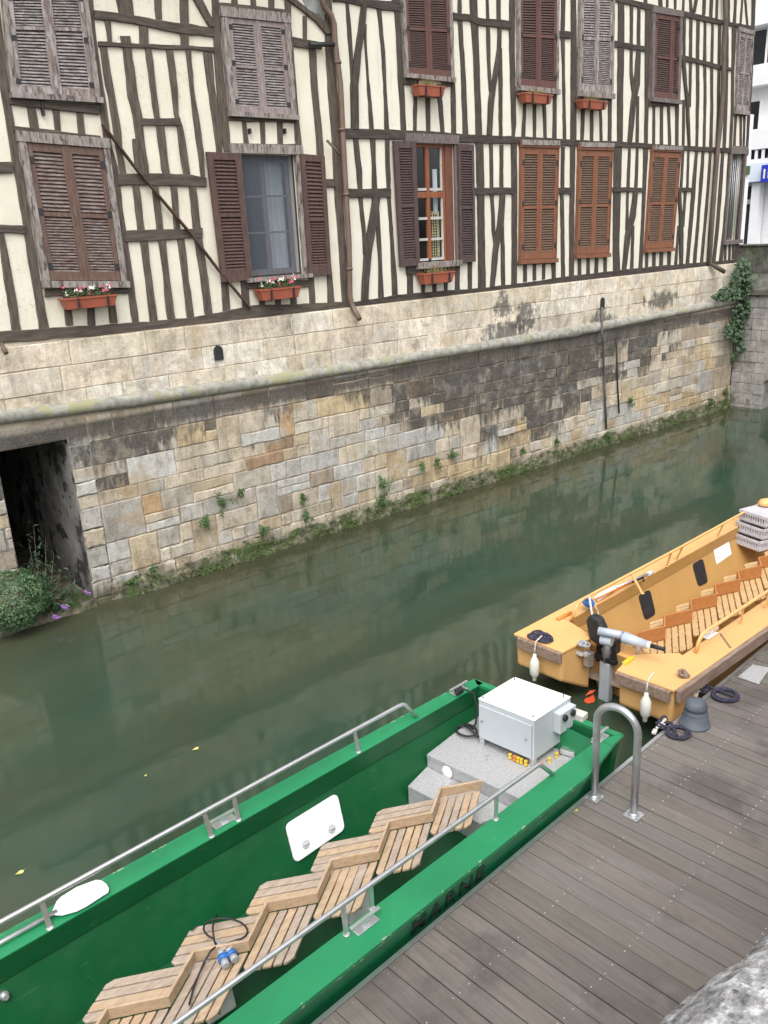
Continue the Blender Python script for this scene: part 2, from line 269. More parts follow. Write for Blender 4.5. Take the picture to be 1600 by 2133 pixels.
def water():
    m, nt, p = base('canal_water', .06); v = coords(nt)
    n = ntex(nt, coords(nt, (.35, 1, 1)), .7, 4, .6, .6); n2 = ntex(nt, v, .28, 3)
    c = ramp(nt, n, [(.32, (.022, .046, .029)), (.68, (.039, .072, .046))])
    c = mixc(nt, sstep(nt, n2, .35, .7), c, (.050, .060, .036))
    sx = N(nt, 'ShaderNodeSeparateXYZ'); tc = N(nt, 'ShaderNodeTexCoord'); nt.links.new(tc.outputs['Object'], sx.inputs[0])
    # silt shelf showing through shallow water at the foot of the far wall
    y = mth(nt, 'ADD', sx.outputs['Y'], mth(nt, 'MULTIPLY', mth(nt, 'SUBTRACT', n, .5), .9))
    c = mixc(nt, mth(nt, 'MULTIPLY', sstep(nt, y, 10.0, 11.4), .8), c, (.050, .047, .024))
    sh = mth(nt, 'ADD', mth(nt, 'MULTIPLY', sx.outputs['X'], -.55), mth(nt, 'MULTIPLY', mth(nt, 'SUBTRACT', sx.outputs['Y'], 6.0), .42)); c = mixc(nt, mth(nt, 'MULTIPLY', sstep(nt, mth(nt, 'ADD', sh, mth(nt, 'MULTIPLY', mth(nt, 'SUBTRACT', n2, .5), 1.6)), -1.2, .8), .45), c, (.066, .078, .050))
    nt.links.new(c, p.inputs['Base Color']); p.inputs['IOR'].default_value = 1.36
    h = mth(nt, 'ADD', ntex(nt, v, 1.3, 2, .5), mth(nt, 'MULTIPLY', ntex(nt, v, 5.5, 2, .5), .12)); bump(nt, p, h, .055, .10); return m
M['water'] = water()
def dockm():
    m, nt, p = base('deck_boards', .75); at = N(nt, 'ShaderNodeVertexColor', layer_name='tint')
    v = coords(nt, (14, 1, 1)); n = ntex(nt, v, 3, 5, .6); c = mixc(nt, 1.0, at.outputs['Color'], ramp(nt, n, [(.3, .82), (.7, 1.12)]), 'MULTIPLY')
    b = ntex(nt, coords(nt), 1.1, 6, .65); c = mixc(nt, mth(nt, 'MULTIPLY', sstep(nt, b, .48, .66), .75), c, (.082, .072, .064))
    c = mixc(nt, mth(nt, 'MULTIPLY', sstep(nt, ntex(nt, coords(nt), 2.6, 5, .6), .58, .72), .3), c, (.255, .235, .215))
    nt.links.new(c, p.inputs['Base Color']); bump(nt, p, n, .25, .006); return m
M['dock'] = dockm()
# ---------------------------------------------------------------- mesh helpers
class MB:
    def __init__(s, col=False):
        s.b = bmesh.new(); s.lay = s.b.loops.layers.float_color.new('tint') if col else None; s.mi = 0
    def face(s, pts, tint=None):
        vs = [s.b.verts.new(p) for p in pts]
        try: f = s.b.faces.new(vs)
        except ValueError: return None
        f.material_index = s.mi
        if s.lay and tint:
            for l in f.loops: l[s.lay] = tint if len(tint) == 4 else (*tint, 1)
        return f
    def hexa(s, p, tint=None):      # 8 points: bottom ring then top ring
        V = [s.b.verts.new(q) for q in p]
        for ix in ((3, 2, 1, 0), (4, 5, 6, 7), (0, 1, 5, 4), (1, 2, 6, 5), (2, 3, 7, 6), (3, 0, 4, 7)):
            f = s.b.faces.new([V[i] for i in ix]); f.material_index = s.mi
            if s.lay and tint:
                for l in f.loops: l[s.lay] = tint if len(tint) == 4 else (*tint, 1)
    def box(s, c, d, rz=0, tint=None):
        c = Vector(c); m = Matrix.Rotation(rz, 3, 'Z'); x, y, z = [a/2 for a in d]
        s.hexa([c+m@Vector(q) for q in ((-x, -y, -z), (x, -y, -z), (x, y, -z), (-x, y, -z), (-x, -y, z), (x, -y, z), (x, y, z), (-x, y, z))], tint)
    def bar(s, a, b, w, h, up=Vector((0, 0, 1))):   # a square bar from a to b
        a, b = Vector(a), Vector(b); d = (b-a).normalized(); x = d.cross(up)
        if x.length < 1e-4: x = Vector((1, 0, 0))
        x.normalize(); u = x.cross(d).normalized(); x = x*w/2; u = u*h/2
        s.hexa([a-x-u, a+x-u, b+x-u, b-x-u, a-x+u, a+x+u, b+x+u, b-x+u])
    def tube(s, pts, r, n=10, cap=True, closed=False):
        pts = [Vector(p) for p in pts]; rings = []; k = len(pts); t0 = None
        for i, p in enumerate(pts):
            if closed: t = pts[(i+1) % k]-pts[i-1]
            else: t = pts[min(i+1, k-1)]-pts[max(i-1, 0)]
            if t.length < 1e-9: t = Vector((0, 0, 1))
            t.normalize()
            if t0 is None:
                x = t.cross(Vector((0, 0, 1)))
                if x.length < .05: x = t.cross(Vector((0, 1, 0)))
                x.normalize()
            else: x = (x-t*x.dot(t)).normalized()
            t0 = t; y = t.cross(x); rr = r[i] if isinstance(r, (list, tuple)) else r
            rings.append([s.b.verts.new(p+(x*math.cos(2*math.pi*j/n)+y*math.sin(2*math.pi*j/n))*rr) for j in range(n)])
        for i in range(k if closed else k-1):
            A, B = rings[i], rings[(i+1) % k]
            for j in range(n):
                f = s.b.faces.new((A[j], A[(j+1) % n], B[(j+1) % n], B[j])); f.smooth = True; f.material_index = s.mi
        if cap and not closed:
            for R in (rings[0][::-1], rings[-1]):
                f = s.b.faces.new(R); f.material_index = s.mi
    def lathe(s, c, prof, n=20, m=None):
        c = Vector(c); rings = []
        for r, z in prof:
            rings.append([s.b.verts.new(c+((m or Matrix.Identity(3))@Vector((r*math.cos(2*math.pi*j/n), r*math.sin(2*math.pi*j/n), z)))) for j in range(n)])
        for A, B in zip(rings, rings[1:]):
            for j in range(n):
                f = s.b.faces.new((A[j], A[(j+1) % n], B[(j+1) % n], B[j])); f.smooth = True; f.material_index = s.mi
        for R in (rings[0][::-1], rings[-1]):
            f = s.b.faces.new(R); f.material_index = s.mi
    def prism(s, poly, off):        # polygon extruded by vector
        off = Vector(off); poly = [Vector(p) for p in poly]; k = len(poly)
        A = [s.b.verts.new(p) for p in poly]; B = [s.b.verts.new(p+off) for p in poly]
        for F in (A[::-1], B):
            f = s.b.faces.new(F); f.material_index = s.mi
        for i in range(k):
            f = s.b.faces.new((A[i], A[(i+1) % k], B[(i+1) % k], B[i])); f.material_index = s.mi
    def leaf(s, p, n, size, asp=.6):
        n = Vector(n).normalized(); a = n.orthogonal().normalized(); a = Matrix.Rotation(random.random()*6.28, 3, n)@a; b = n.cross(a)*asp*size; a = a*size
        p = Vector(p); k = n*size*.18
        s.face([p-a, p-b*.8+k-a*.1, p+a*.95, p+b*.8+k-a*.1])
    def build(s, name, m, parent=None, bevel=0, smooth=False):
        bmesh.ops.recalc_face_normals(s.b, faces=s.b.faces[:])
        me = bpy.data.meshes.new(name); s.b.to_mesh(me); s.b.free()
        for q in (m if isinstance(m, (list, tuple)) else [m]): me.materials.append(q)
        if smooth:
            for p in me.polygons: p.use_smooth = True
        o = bpy.data.objects.new(name, me); C.objects.link(o)
        if parent:
            o.parent = parent; q = parent; L = Vector((0, 0, 0))
            while q is not None: L += q.location; q = q.parent
            o.location = -L
        if bevel:
            bv = o.modifiers.new('bevel', 'BEVEL'); bv.width = bevel; bv.segments = 2; bv.limit_method = 'ANGLE'
        return o
def build_each(m, name, mtl, parent=None, **k):
    m.b.verts.ensure_lookup_table(); seen = set(); out = []
    for v in m.b.verts:
        if v in seen: continue
        st = [v]; isl = []
        seen.add(v)
        while st:
            q = st.pop(); isl.append(q)
            for e in q.link_edges:
                o = e.other_vert(q)
                if o not in seen: seen.add(o); st.append(o)
        mp = {q: i for i, q in enumerate(isl)}; n = MB(); V = [n.b.verts.new(q.co) for q in isl]
        for f in {f for q in isl for f in q.link_faces}: g = n.b.faces.new([V[mp[q]] for q in f.verts]); g.smooth = f.smooth
        out.append(n.build(name, mtl, parent, **k))
    m.b.free(); return out
def tag(o, label=None, cat=None, group=None, kind=None):
    for k, v in (('label', label), ('category', cat), ('group', group), ('kind', kind)):
        if v: o[k] = v
    return o
def thing(name, loc, label, cat, group=None):
    o = bpy.data.objects.new(name, None); C.objects.link(o); o.location = loc; o.empty_display_size = .1
    return tag(o, label, cat, group)
def copy_tree(o, parent=None):
    c = o.copy(); C.objects.link(c)
    if parent: c.parent = parent
    for ch in list(o.children): copy_tree(ch, c)
    return c
def text_mesh(s, name, mtl, mx, size, depth, parent, offset=0):
    cu = bpy.data.curves.new('lettering', 'FONT'); cu.body = s; cu.size = size; cu.extrude = depth; cu.offset = offset; cu.space_character = 1.25
    to = bpy.data.objects.new('lettering', cu); C.objects.link(to); bpy.context.view_layer.update()
    me = bpy.data.meshes.new_from_object(to.evaluated_get(bpy.context.evaluated_depsgraph_get())); bpy.data.objects.remove(to)
    me.transform(mx); me.name = name; me.materials.clear(); me.materials.append(mtl)
    o = bpy.data.objects.new(name, me); C.objects.link(o); o.parent = parent
    q = parent; L = Vector((0, 0, 0))
    while q is not None: L += q.location; q = q.parent
    o.location = -L; return o
# ================================================================ THE TIMBER-FRAMED HOUSES
CR = {1: (0, 0), 2: (400, 0), 3: (800, 0), 4: (1200, 0), 5: (0, 350), 6: (400, 330), 7: (800, 280), 8: (1200, 250)}
# posts: left,right,y at successive heights; rails: x,top,bottom along the length (quarter pixels of each survey sheet)
LEFT_POST = """1:-90,-10,0 -5,75,700 30,95,880 100,165,1340 115,185,1400 180,250,1800 225,300,2100 270,345,2350 330,415,2750
5:-20,40,540 100,180,1355
1:715,775,0 770,800,300 825,880,800 870,930,1200 915,985,1400 975,1035,1800 1030,1095,2200 1065,1125,2400 1110,1165,2740
1:838,900,390 880,945,700 905,962,800 950,1012,1100 985,1030,1300 1005,1055,1445
1:970,1110,0 1000,1120,125
1:1290,1345,0 1300,1350,155
1:1505,1570,0 1510,1575,195
2:165,225,0 185,240,350 200,275,700 225,300,950 270,330,1260
2:95,170,435 130,190,700 165,235,950 205,260,1270
1:875,925,165 900,940,350
1:1165,1235,215 1170,1240,365
1:1510,1575,275 1515,1580,385
1:1005,1085,298 1030,1100,400 1070,1150,800 1110,1185,960 1140,1210,1200 1165,1250,1445
1:1108,1145,1155 1130,1160,1400
1:1215,1265,400 1250,1300,700 1290,1335,970 1310,1370,1050 1345,1410,1400 1360,1420,1450
1:1390,1445,415 1430,1485,740 1455,1490,950 1480,1530,1060 1500,1560,1250 1530,1590,1450
2:-50,-5,420 -10,25,780 15,60,980 55,100,1260 78,105,1470
5:1110,1160,140 1150,1205,515
5:1270,1320,135 1310,1365,512
5:1425,1480,145 1460,1505,505
6:-20,38,232 10,80,580 45,105,800 75,140,1000 110,175,1295
5:1175,1235,615 1215,1275,950 1255,1320,1285
5:1325,1385,600 1365,1415,900 1400,1465,1255
5:1480,1535,590 1530,1580,950 1560,1620,1245
6:245,300,1030 265,325,1285
6:410,470,1020 425,488,1260
6:975,1018,985 985,1028,1215
2:975,1035,400 1000,1055,750 1030,1085,1050 1045,1100,1290 1085,1120,1650 1105,1145,2020 1130,1170,2290 1135,1192,2525
2:1110,1165,-40 1115,1190,400 1140,1215,800 1165,1240,1100 1180,1255,1400 1200,1265,1720 1230,1290,2120 1255,1315,2520 1262,1345,2580
2:775,825,0 790,830,150 835,855,500 860,885,900 860,910,1150 882,922,1285
2:925,960,130 930,960,330"""
LEFT_SHORT = """2:420,455,1000 435,480,1200
2:570,610,1008 580,612,1205
2:715,760,1012 720,762,1205
2:330,380,-10 335,385,35
2:490,535,-10 495,540,55
2:640,685,-10 645,690,75
1:225,290,865 255,330,1075
1:440,495,905 460,515,1100
1:640,695,930 655,715,1130
5:530,580,1070 550,610,1310
5:725,785,1070 735,800,1310
5:900,960,1070 920,985,1290
6:565,610,1090 570,615,1260
6:700,745,1090 700,745,1250
6:825,870,1090 830,875,1240"""
LEFT_RAIL = """5:-600,1400,1500 0,1360,1458 800,1310,1397 1600,1250,1322 2100,1145,1258 2500,1130,1200 2870,1115,1168
1:-300,1340,1440 0,1345,1445 112,1345,1440
5:0,475,545 207,480,547
1:790,75,155 1100,125,195 1500,190,275 1600,200,285 1785,235,302
1:825,340,385 1200,365,400 1600,375,415 1790,392,436
1:1185,980,1042 1505,985,1045
5:985,45,142 1200,42,140 1600,55,152 1722,80,160
5:1045,520,610 1300,515,605 1600,505,580 1690,500,580
2:225,20,62 500,45,85 795,75,128
2:850,305,385 960,330,400 1085,350,405
2:310,975,1006 860,995,1022
2:330,1195,1230 880,1200,1238
1:82,820,868 440,848,915 832,868,952
1:115,1045,1085 450,1085,1122 840,1130,1168
5:380,1008,1075 1072,1000,1042
6:455,1012,1090 980,1010,1070
6:1105,170,236 1195,170,236"""
LEFT_BRACE = """2:25,95,0 105,165,140 150,190,220
2:810,880,0 925,985,85 1040,1120,180 1120,1175,280"""
RIGHT_POST = """2:1283,1310,15 1300,1335,300 1322,1352,580 1330,1360,720
2:1435,1456,200 1438,1455,300 1455,1475,600 1470,1500,850 1485,1518,1085
2:1545,1580,70 1580,1610,430 1600,1620,700 1610,1645,1090
3:70,130,0 90,135,80 105,150,300 120,165,640 150,190,1100
3:545,562,0 555,580,200 560,590,600 560,600,800 565,605,1120
3:620,650,0 620,655,180 640,675,500 650,690,750 660,705,1120
3:720,780,0 730,790,200 750,800,500 760,810,800 770,822,1130
3:855,875,0 860,885,220 865,890,500 880,900,760
3:945,975,0 945,975,165
3:955,985,400 960,990,700 965,990,1135
3:1050,1095,0 1050,1095,400 1060,1100,800 1070,1105,1040 1070,1092,1150
3:1415,1440,790 1410,1440,1160
3:1485,1515,0 1480,1510,300 1490,1510,600 1500,1522,1165
3:1562,1605,0 1565,1610,500 1560,1605,1170
4:280,305,0 275,300,500 275,300,820 272,300,1180
4:360,405,0 355,405,400 350,395,800 350,392,1190
4:458,482,0 455,475,380 455,477,600 470,490,760
4:520,540,15 515,540,400
4:510,530,800 505,525,1195
4:585,625,65 580,615,500 580,605,900 575,600,1205
4:835,860,830 835,858,1220
4:900,920,100 895,915,470
4:895,912,830 893,908,1220
4:950,975,120 945,970,480 945,965,700 940,960,890
4:1010,1035,140 1005,1030,500 1005,1030,800 1000,1020,1225
4:1070,1090,150 1065,1088,530 1070,1090,800 1060,1080,1230
4:1135,1152,170 1125,1145,550 1125,1145,900 1115,1140,1235
4:1190,1210,185 1185,1205,560 1180,1200,900 1170,1200,1240
4:1250,1270,0 1255,1275,500 1240,1265,900 1225,1250,1250
4:1305,1340,225 1300,1322,600 1295,1315,960 1280,1300,1250
4:1466,1490,215 1455,1477,600 1432,1447,1080 1420,1434,1300
4:1470,1500,-20 1467,1490,250
2:1350,1390,1150 1363,1408,1320 1375,1420,1420 1395,1425,1670 1420,1450,1920 1432,1465,2120
2:1490,1530,1150 1505,1535,1400 1505,1545,1570
6:1540,1560,400 1540,1575,600 1560,1585,850 1560,1602,1175
7:15,50,45 30,60,500 60,85,900 75,120,1345
7:195,245,1100 200,245,1325
7:600,635,1060 600,635,1290
7:705,735,1060 705,735,1285
7:770,830,50 780,840,500 790,845,900 790,850,1300
7:885,910,80 890,915,450 890,918,500 905,930,800 920,938,910
7:970,998,85 970,1000,455
7:985,1002,760 980,1010,1000 985,1012,1265
7:1065,1110,65 1070,1115,500 1070,1115,900 1070,1110,1255
7:1485,1510,100 1480,1505,440 1475,1500,500 1480,1505,800 1485,1510,1200
7:1560,1600,85 1555,1590,500 1550,1585,1190
8:320,385,215 315,375,600 310,365,1000 312,370,1310
8:440,460,235 425,450,560 425,442,600 415,440,920
8:505,525,235 490,515,565
8:470,490,880 455,480,1260
8:565,605,235 560,590,500 550,575,800 525,555,1250
8:890,905,255 870,890,560 860,880,600 865,885,720
8:850,865,880 825,845,1210
8:935,950,255 925,940,560 905,925,600 890,905,890
8:1000,1020,245 970,1000,560 950,980,800 920,945,1200
8:1055,1075,255 1035,1060,500 1015,1035,800 980,1005,1190
8:1115,1135,255 1100,1120,500 1075,1095,800 1040,1060,1190
8:1165,1192,235 1140,1165,600 1105,1130,1000 1095,1120,1195
8:1220,1240,255 1200,1225,500 1170,1195,900 1140,1165,1190
8:1275,1300,265 1255,1280,600 1225,1245,950 1195,1225,1180
8:1400,1425,255 1365,1390,700 1325,1350,1165"""
RIGHT_SHORT = """3:250,280,690 245,275,1100
3:350,385,690 355,390,1110
3:440,480,700 475,510,1115
3:1170,1190,780 1150,1180,1150
3:1245,1270,780 1245,1270,1155
3:1320,1350,780 1335,1360,1160
4:50,80,820 40,68,1180
4:125,148,825 120,148,1185
4:195,215,825 205,225,1185
4:645,665,870 640,662,1210
4:705,730,870 705,728,1215
4:765,785,870 775,795,1215
4:1330,1345,950 1310,1330,1250
4:1370,1385,950 1368,1385,1250
4:1402,1415,950 1396,1410,1250
4:570,595,-30 572,597,35
4:690,720,-30 695,725,50
4:760,775,-30 758,775,60
4:825,842,-30 825,840,75
4:895,910,-30 890,905,90
4:950,965,-30 955,975,100
4:1065,1085,-30 1060,1080,125
4:1125,1145,-30 1120,1140,140
4:1170,1190,-30 1165,1185,160
4:1325,1345,-30 1310,1335,205
4:1385,1400,-30 1365,1380,210
4:1405,1420,-30 1425,1440,215
4:1265,1285,-30 1262,1285,195
7:315,345,1150 315,345,1320
7:410,440,1150 410,440,1310
7:505,535,1150 505,535,1300
7:1165,1195,1060 1165,1193,1225
7:1245,1270,1060 1245,1270,1215
7:1325,1350,1055 1322,1345,1205
7:1400,1435,1050 1405,1435,1200
8:20,48,1140 20,48,1305
8:95,118,1140 92,118,1295
8:165,188,1140 158,185,1285
8:235,258,1130 235,258,1280
8:585,605,1090 580,603,1235
8:645,668,1085 640,665,1230
8:705,730,1080 700,725,1220
8:770,795,1075 768,790,1210
8:1245,1260,1020 1240,1255,1170
8:1280,1295,1020 1275,1290,1165
8:1310,1325,1020 1305,1320,1160"""
RIGHT_RAIL = """2:1180,-45,10 1290,-20,18 1600,5,80 1735,10,92
3:555,95,165 720,120,170 790,140,208 1060,172,240
3:1440,255,305 1560,260,322
4:300,338,385 360,343,390 580,383,430
4:855,450,500 1000,485,525 1220,545,582 1305,565,592
4:280,-50,-5 600,28,78 900,90,140 1225,165,205
4:1255,175,207 1480,217,246
2:1262,1068,1155 1600,1075,1156 2000,1092,1172 2240,1115,1185 2400,1122,1192 2800,1140,1200 3200,1165,1212 3560,1178,1222 4060,1212,1250 4640,1240,1283
6:1292,250,325 1660,250,325
7:735,443,502 1075,443,497
7:1435,440,496 1560,440,496
8:280,555,597 560,563,600
8:838,560,596 972,565,597
6:1340,1195,1242 1600,1160,1212 1730,1130,1196 2400,1080,1122 2700,1045,1085 3200,975,1030 3520,935,985 3900,895,940 4300,863,895 4530,842,872
3:165,645,702 290,655,712
3:495,678,720 562,680,716
3:1100,755,792 1440,770,805
4:0,800,832 292,800,836
4:608,838,886 842,830,880
4:1318,945,962 1418,950,966
7:195,1100,1165 600,1100,1150
7:1115,1072,1090 1420,1056,1076"""
RIGHT_BRACE = """2:1425,1460,35 1395,1440,250 1360,1410,500 1335,1390,700 1335,1395,900 1335,1392,1075
3:960,985,235 955,980,400 915,950,640 880,920,850 870,905,1125
4:518,542,425 490,535,700 470,505,850 440,470,1195
4:890,915,495 910,930,700 925,945,850 945,960,1222
4:1005,1020,-10 985,1000,105
6:1515,1570,325 1480,1540,560 1445,1500,780 1430,1480,1000 1425,1475,1185
7:980,1015,500 955,1000,750 920,960,950 895,925,1268
8:490,520,595 460,500,800 420,460,960 395,420,1265
8:858,880,595 870,890,800 870,900,950 875,895,1200"""
EAVE1, EAVE2 = 9.6, 11.4
def timber(sheet, seg, kind, front, mtl, parent, name):
    ox, oy = CR[sheet]; A = []; B = []
    rows = [tuple(float(q) for q in t.split(',')) for t in seg.split()]
    if kind == 'p' and rows[0][2] <= 0:                  # runs on up to the eaves
        r0, r1 = rows[0], rows[1]; k = 260/(r1[2]-r0[2]) if r1[2] > r0[2] else 0
        k = min(k, 6); rows.insert(0, tuple(r0[i]-(r1[i]-r0[i])*k for i in range(3)))
    for r in rows:
        if kind == 'p': a, b = (r[0], r[2]), (r[1], r[2])
        else: a, b = (r[0], r[1]), (r[0], r[2])
        A.append(atY(ox+a[0]/4, oy+a[1]/4, D-front)); B.append(atY(ox+b[0]/4, oy+b[1]/4, D-front))
    m = MB(); P = []; side = Vector((1, 0, 0)) if kind == 'p' else Vector((0, 0, -1)); j1 = j2 = 0
    for i in range(len(A)-1):
        n = max(1, int((A[i+1]-A[i]).length/.11))
        for k in range(n+(i == len(A)-2)):
            t = k/n; j1 = j1*.5+random.gauss(0, .0035); j2 = j2*.5+random.gauss(0, .0035)
            P.append((lerp(A[i], A[i+1], t)-side*j1, lerp(B[i], B[i+1], t)+side*j2))
    bk = Vector((0, front+.012, 0)); R = []
    for a, b in P:
        ch = (b-a)*.0; ins = (b-a).normalized()*.006; R.append([m.b.verts.new(q) for q in (a+bk, a+Vector((0, .006, 0)), a+ins, b-ins, b+Vector((0, .006, 0)), b+bk)])
    for p, q in zip(R, R[1:]):
        for k in range(5): m.b.faces.new((p[k], p[k+1], q[k+1], q[k]))
    m.b.faces.new(R[0]); m.b.faces.new(R[-1][::-1])
    return m.build(name, mtl, parent)
def timbers(s, kind, f0, mats, parent, name):
    for i, ln in enumerate(s.strip().split('\n')):
        sh, seg = ln.split(':'); timber(int(sh), seg, kind, f0+(i % 23)*.0005, mats, parent, name)
H1 = thing('timber_framed_house', (5, D, 3.8), 'taller-windowed half-timbered house left of the brown downpipe, brown oak on cream plaster', 'house', 'half-timbered houses on the quay')
H2 = thing('timber_framed_house', (15, D, 3.8), 'long half-timbered house right of the downpipe, closely set dark studs and orange shutters', 'house', 'half-timbered houses on the quay')
XS = atY(715, 340, D).x; XR = atY(1566, 100, D).x
def quadw(q, dy=0): return [atY(x, y, D-dy) for x, y in q]
def rect(q):                                              # upright rectangle on the facade: x0, x1, z0, z1
    P = quadw(q); return ((P[0].x+P[3].x)/2, (P[1].x+P[2].x)/2, (P[2].z+P[3].z)/2, (P[0].z+P[1].z)/2)
OPEN_D = rect(((497, 321), (612, 322), (630, 572), (522, 577)))
OPEN_6 = rect(((862, 299), (945, 300), (946, 545), (871, 545)))
OPEN_10 = rect(((1522, 320), (1549, 322), (1536, 500), (1509, 500)))
def wall(parent, x0, x1, z0, z1, holes, mtl, depth=9.0):
    xs = sorted({x0, x1}|{h[0] for h in holes}|{h[1] for h in holes}); zs = sorted({z0, z1}|{h[2] for h in holes}|{h[3] for h in holes}); m = MB()
    for a, b in zip(xs, xs[1:]):
        for c, d in zip(zs, zs[1:]):
            if any(h[0]-1e-6 <= a and b <= h[1]+1e-6 and h[2]-1e-6 <= c and d <= h[3]+1e-6 for h in holes): continue
            m.face([(a, D, c), (b, D, c), (b, D, d), (a, D, d)])
    for h in holes:                                       # reveals
        a, b, c, d = h; y = D+.22
        for p in (((a, D, c), (a, y, c), (a, y, d), (a, D, d)), ((b, D, c), (b, D, d), (b, y, d), (b, y, c)), ((a, D, c), (b, D, c), (b, y, c), (a, y, c)), ((a, D, d), (a, y, d), (b, y, d), (b, D, d))): m.face(p)
    for p in (((x0, D, z0), (x0, D, z1), (x0, D+depth, z1), (x0, D+depth, z0)), ((x1, D, z0), (x1, D+depth, z0), (x1, D+depth, z1), (x1, D, z1)), ((x0, D+depth, z0), (x0, D+depth, z1), (x1, D+depth, z1), (x1, D+depth, z0))): m.face(p)
    o = m.build('wall', mtl, parent)
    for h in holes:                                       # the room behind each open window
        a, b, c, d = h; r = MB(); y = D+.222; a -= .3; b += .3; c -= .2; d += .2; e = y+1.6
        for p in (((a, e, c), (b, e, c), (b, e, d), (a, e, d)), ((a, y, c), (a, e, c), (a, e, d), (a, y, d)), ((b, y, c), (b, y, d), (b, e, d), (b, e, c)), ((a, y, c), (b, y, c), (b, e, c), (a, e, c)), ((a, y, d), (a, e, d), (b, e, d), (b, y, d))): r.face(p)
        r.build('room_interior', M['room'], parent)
    return o
def roof(parent, x0, x1, z, depth=9.0):
    m = MB(); h = 5.2; e = .5
    m.prism([(x0, D-e, z-.25), (x0, D+depth/2, z+h), (x0, D+depth+e, z-.25), (x0, D+depth+e, z-.40), (x0, D+depth/2, z+h-.2), (x0, D-e, z-.40)], (x1-x0, 0, 0)); m.build('roof', M['rooftile'], parent)
    g = MB(); g.prism([(x0+.05, D+.3, z-.1), (x0+.05, D+depth/2, z+h-.5), (x0+.05, D+depth-.3, z-.1)], (x1-x0-.1, 0, 0)); g.build('gable', M['plaster2'], parent)
wall(H1, -5, XS, 3.80, EAVE1, [OPEN_D], M['plaster1']); roof(H1, -5.3, XS, EAVE1)
wall(H2, XS+.004, XR, 3.80, EAVE2, [OPEN_6, OPEN_10], M['plaster2']); roof(H2, XS+.02, XR+.3, EAVE2)
timbers(LEFT_POST, 'p', .022, M['timber1'], H1, 'timber_stud'); timbers(LEFT_SHORT, 'p', .019, M['timber1'], H1, 'cripple_stud')
timbers(LEFT_RAIL, 'b', .036, M['timber1h'], H1, 'timber_rail'); timbers(LEFT_BRACE, 'p', .049, M['timber1'], H1, 'timber_brace')
timbers(RIGHT_POST, 'p', .022, M['timber2'], H2, 'timber_stud'); timbers(RIGHT_SHORT, 'p', .019, M['timber2'], H2, 'cripple_stud')
timbers(RIGHT_RAIL, 'b', .036, M['timber2h'], H2, 'timber_rail'); timbers(RIGHT_BRACE, 'p', .049, M['timber2'], H2, 'timber_brace')
# iron strap running down across the left house
m = MB(); pts = [(213, 258), (282, 350), (345, 425), (400, 490), (455, 562), (522, 643)]
for a, b in zip(pts, pts[1:]): m.bar(atY(*a, D-.075), atY(*b, D-.075), .02, .075, Vector((0, 1, 0)))
m.build('iron_brace', M['rust'], H1)
m = MB(); m.tube([atY(522, 320-27, D-.10), atY(681, 292, D-.10)][1:]+[atY(694, 306, D-.16), atY(708, 322, D-.2)], .022, 8); m.build('spout', M['pipe_dark'], H1)
m = MB(); m.tube([atY(645, 93, D-.10), atY(696, 92, D-.12)], .035, 8); m.build('overflow_pipe', M['iron'], H1)
m = MB(); m.prism([atY(622, -20, D-.015), atY(678, -20, D-.015), atY(676, 45, D-.015), atY(668, 34, D-.015), atY(640, 18, D-.015)], (0, .014, 0)); m.build('zinc_flashing', M['zinc'], H1)
m = MB()
for q in ((88, 226), (520, 273), (593, 273)): m.box(atY(*q, D-.03), (.03, .06, .07 if q[0] > 99 else .16))
build_each(m, 'bracket', M['iron'], H1)
# downpipes
m = MB(); m.tube([atY(x, y, D-.11) for x, y in ((672, -60), (671, 0), (676, 16), (690, 32), (696, 50), (698, 90), (709, 175), (717, 337), (722, 420), (727, 505), (729, 617), (732, 632))]+[atY(738, 645, D-.15), atY(749, 665, D-.30)], .046, 12)
m.build('downpipe', M['copper'], H2)
m = MB()
for x, y in ((704, 130), (713, 270), (721, 405), (728, 560)): m.lathe(atY(x, y, D-.11)-Vector((0, 0, .02)), [(.056, 0), (.056, .04)], 12)
build_each(m, 'pipe_collar', M['copper'], H2)
m = MB(); m.tube([atY(x, y, D-.10) for x, y in ((1509, -60), (1512, 40), (1508, 100), (1507, 180), (1501, 260), (1495, 312), (1486, 430), (1478, 548))]+[atY(1492, 556, D-.2), atY(1509, 566, D-.3)], .055, 12)
m.build('downpipe', M['pipe_dark'], H2)
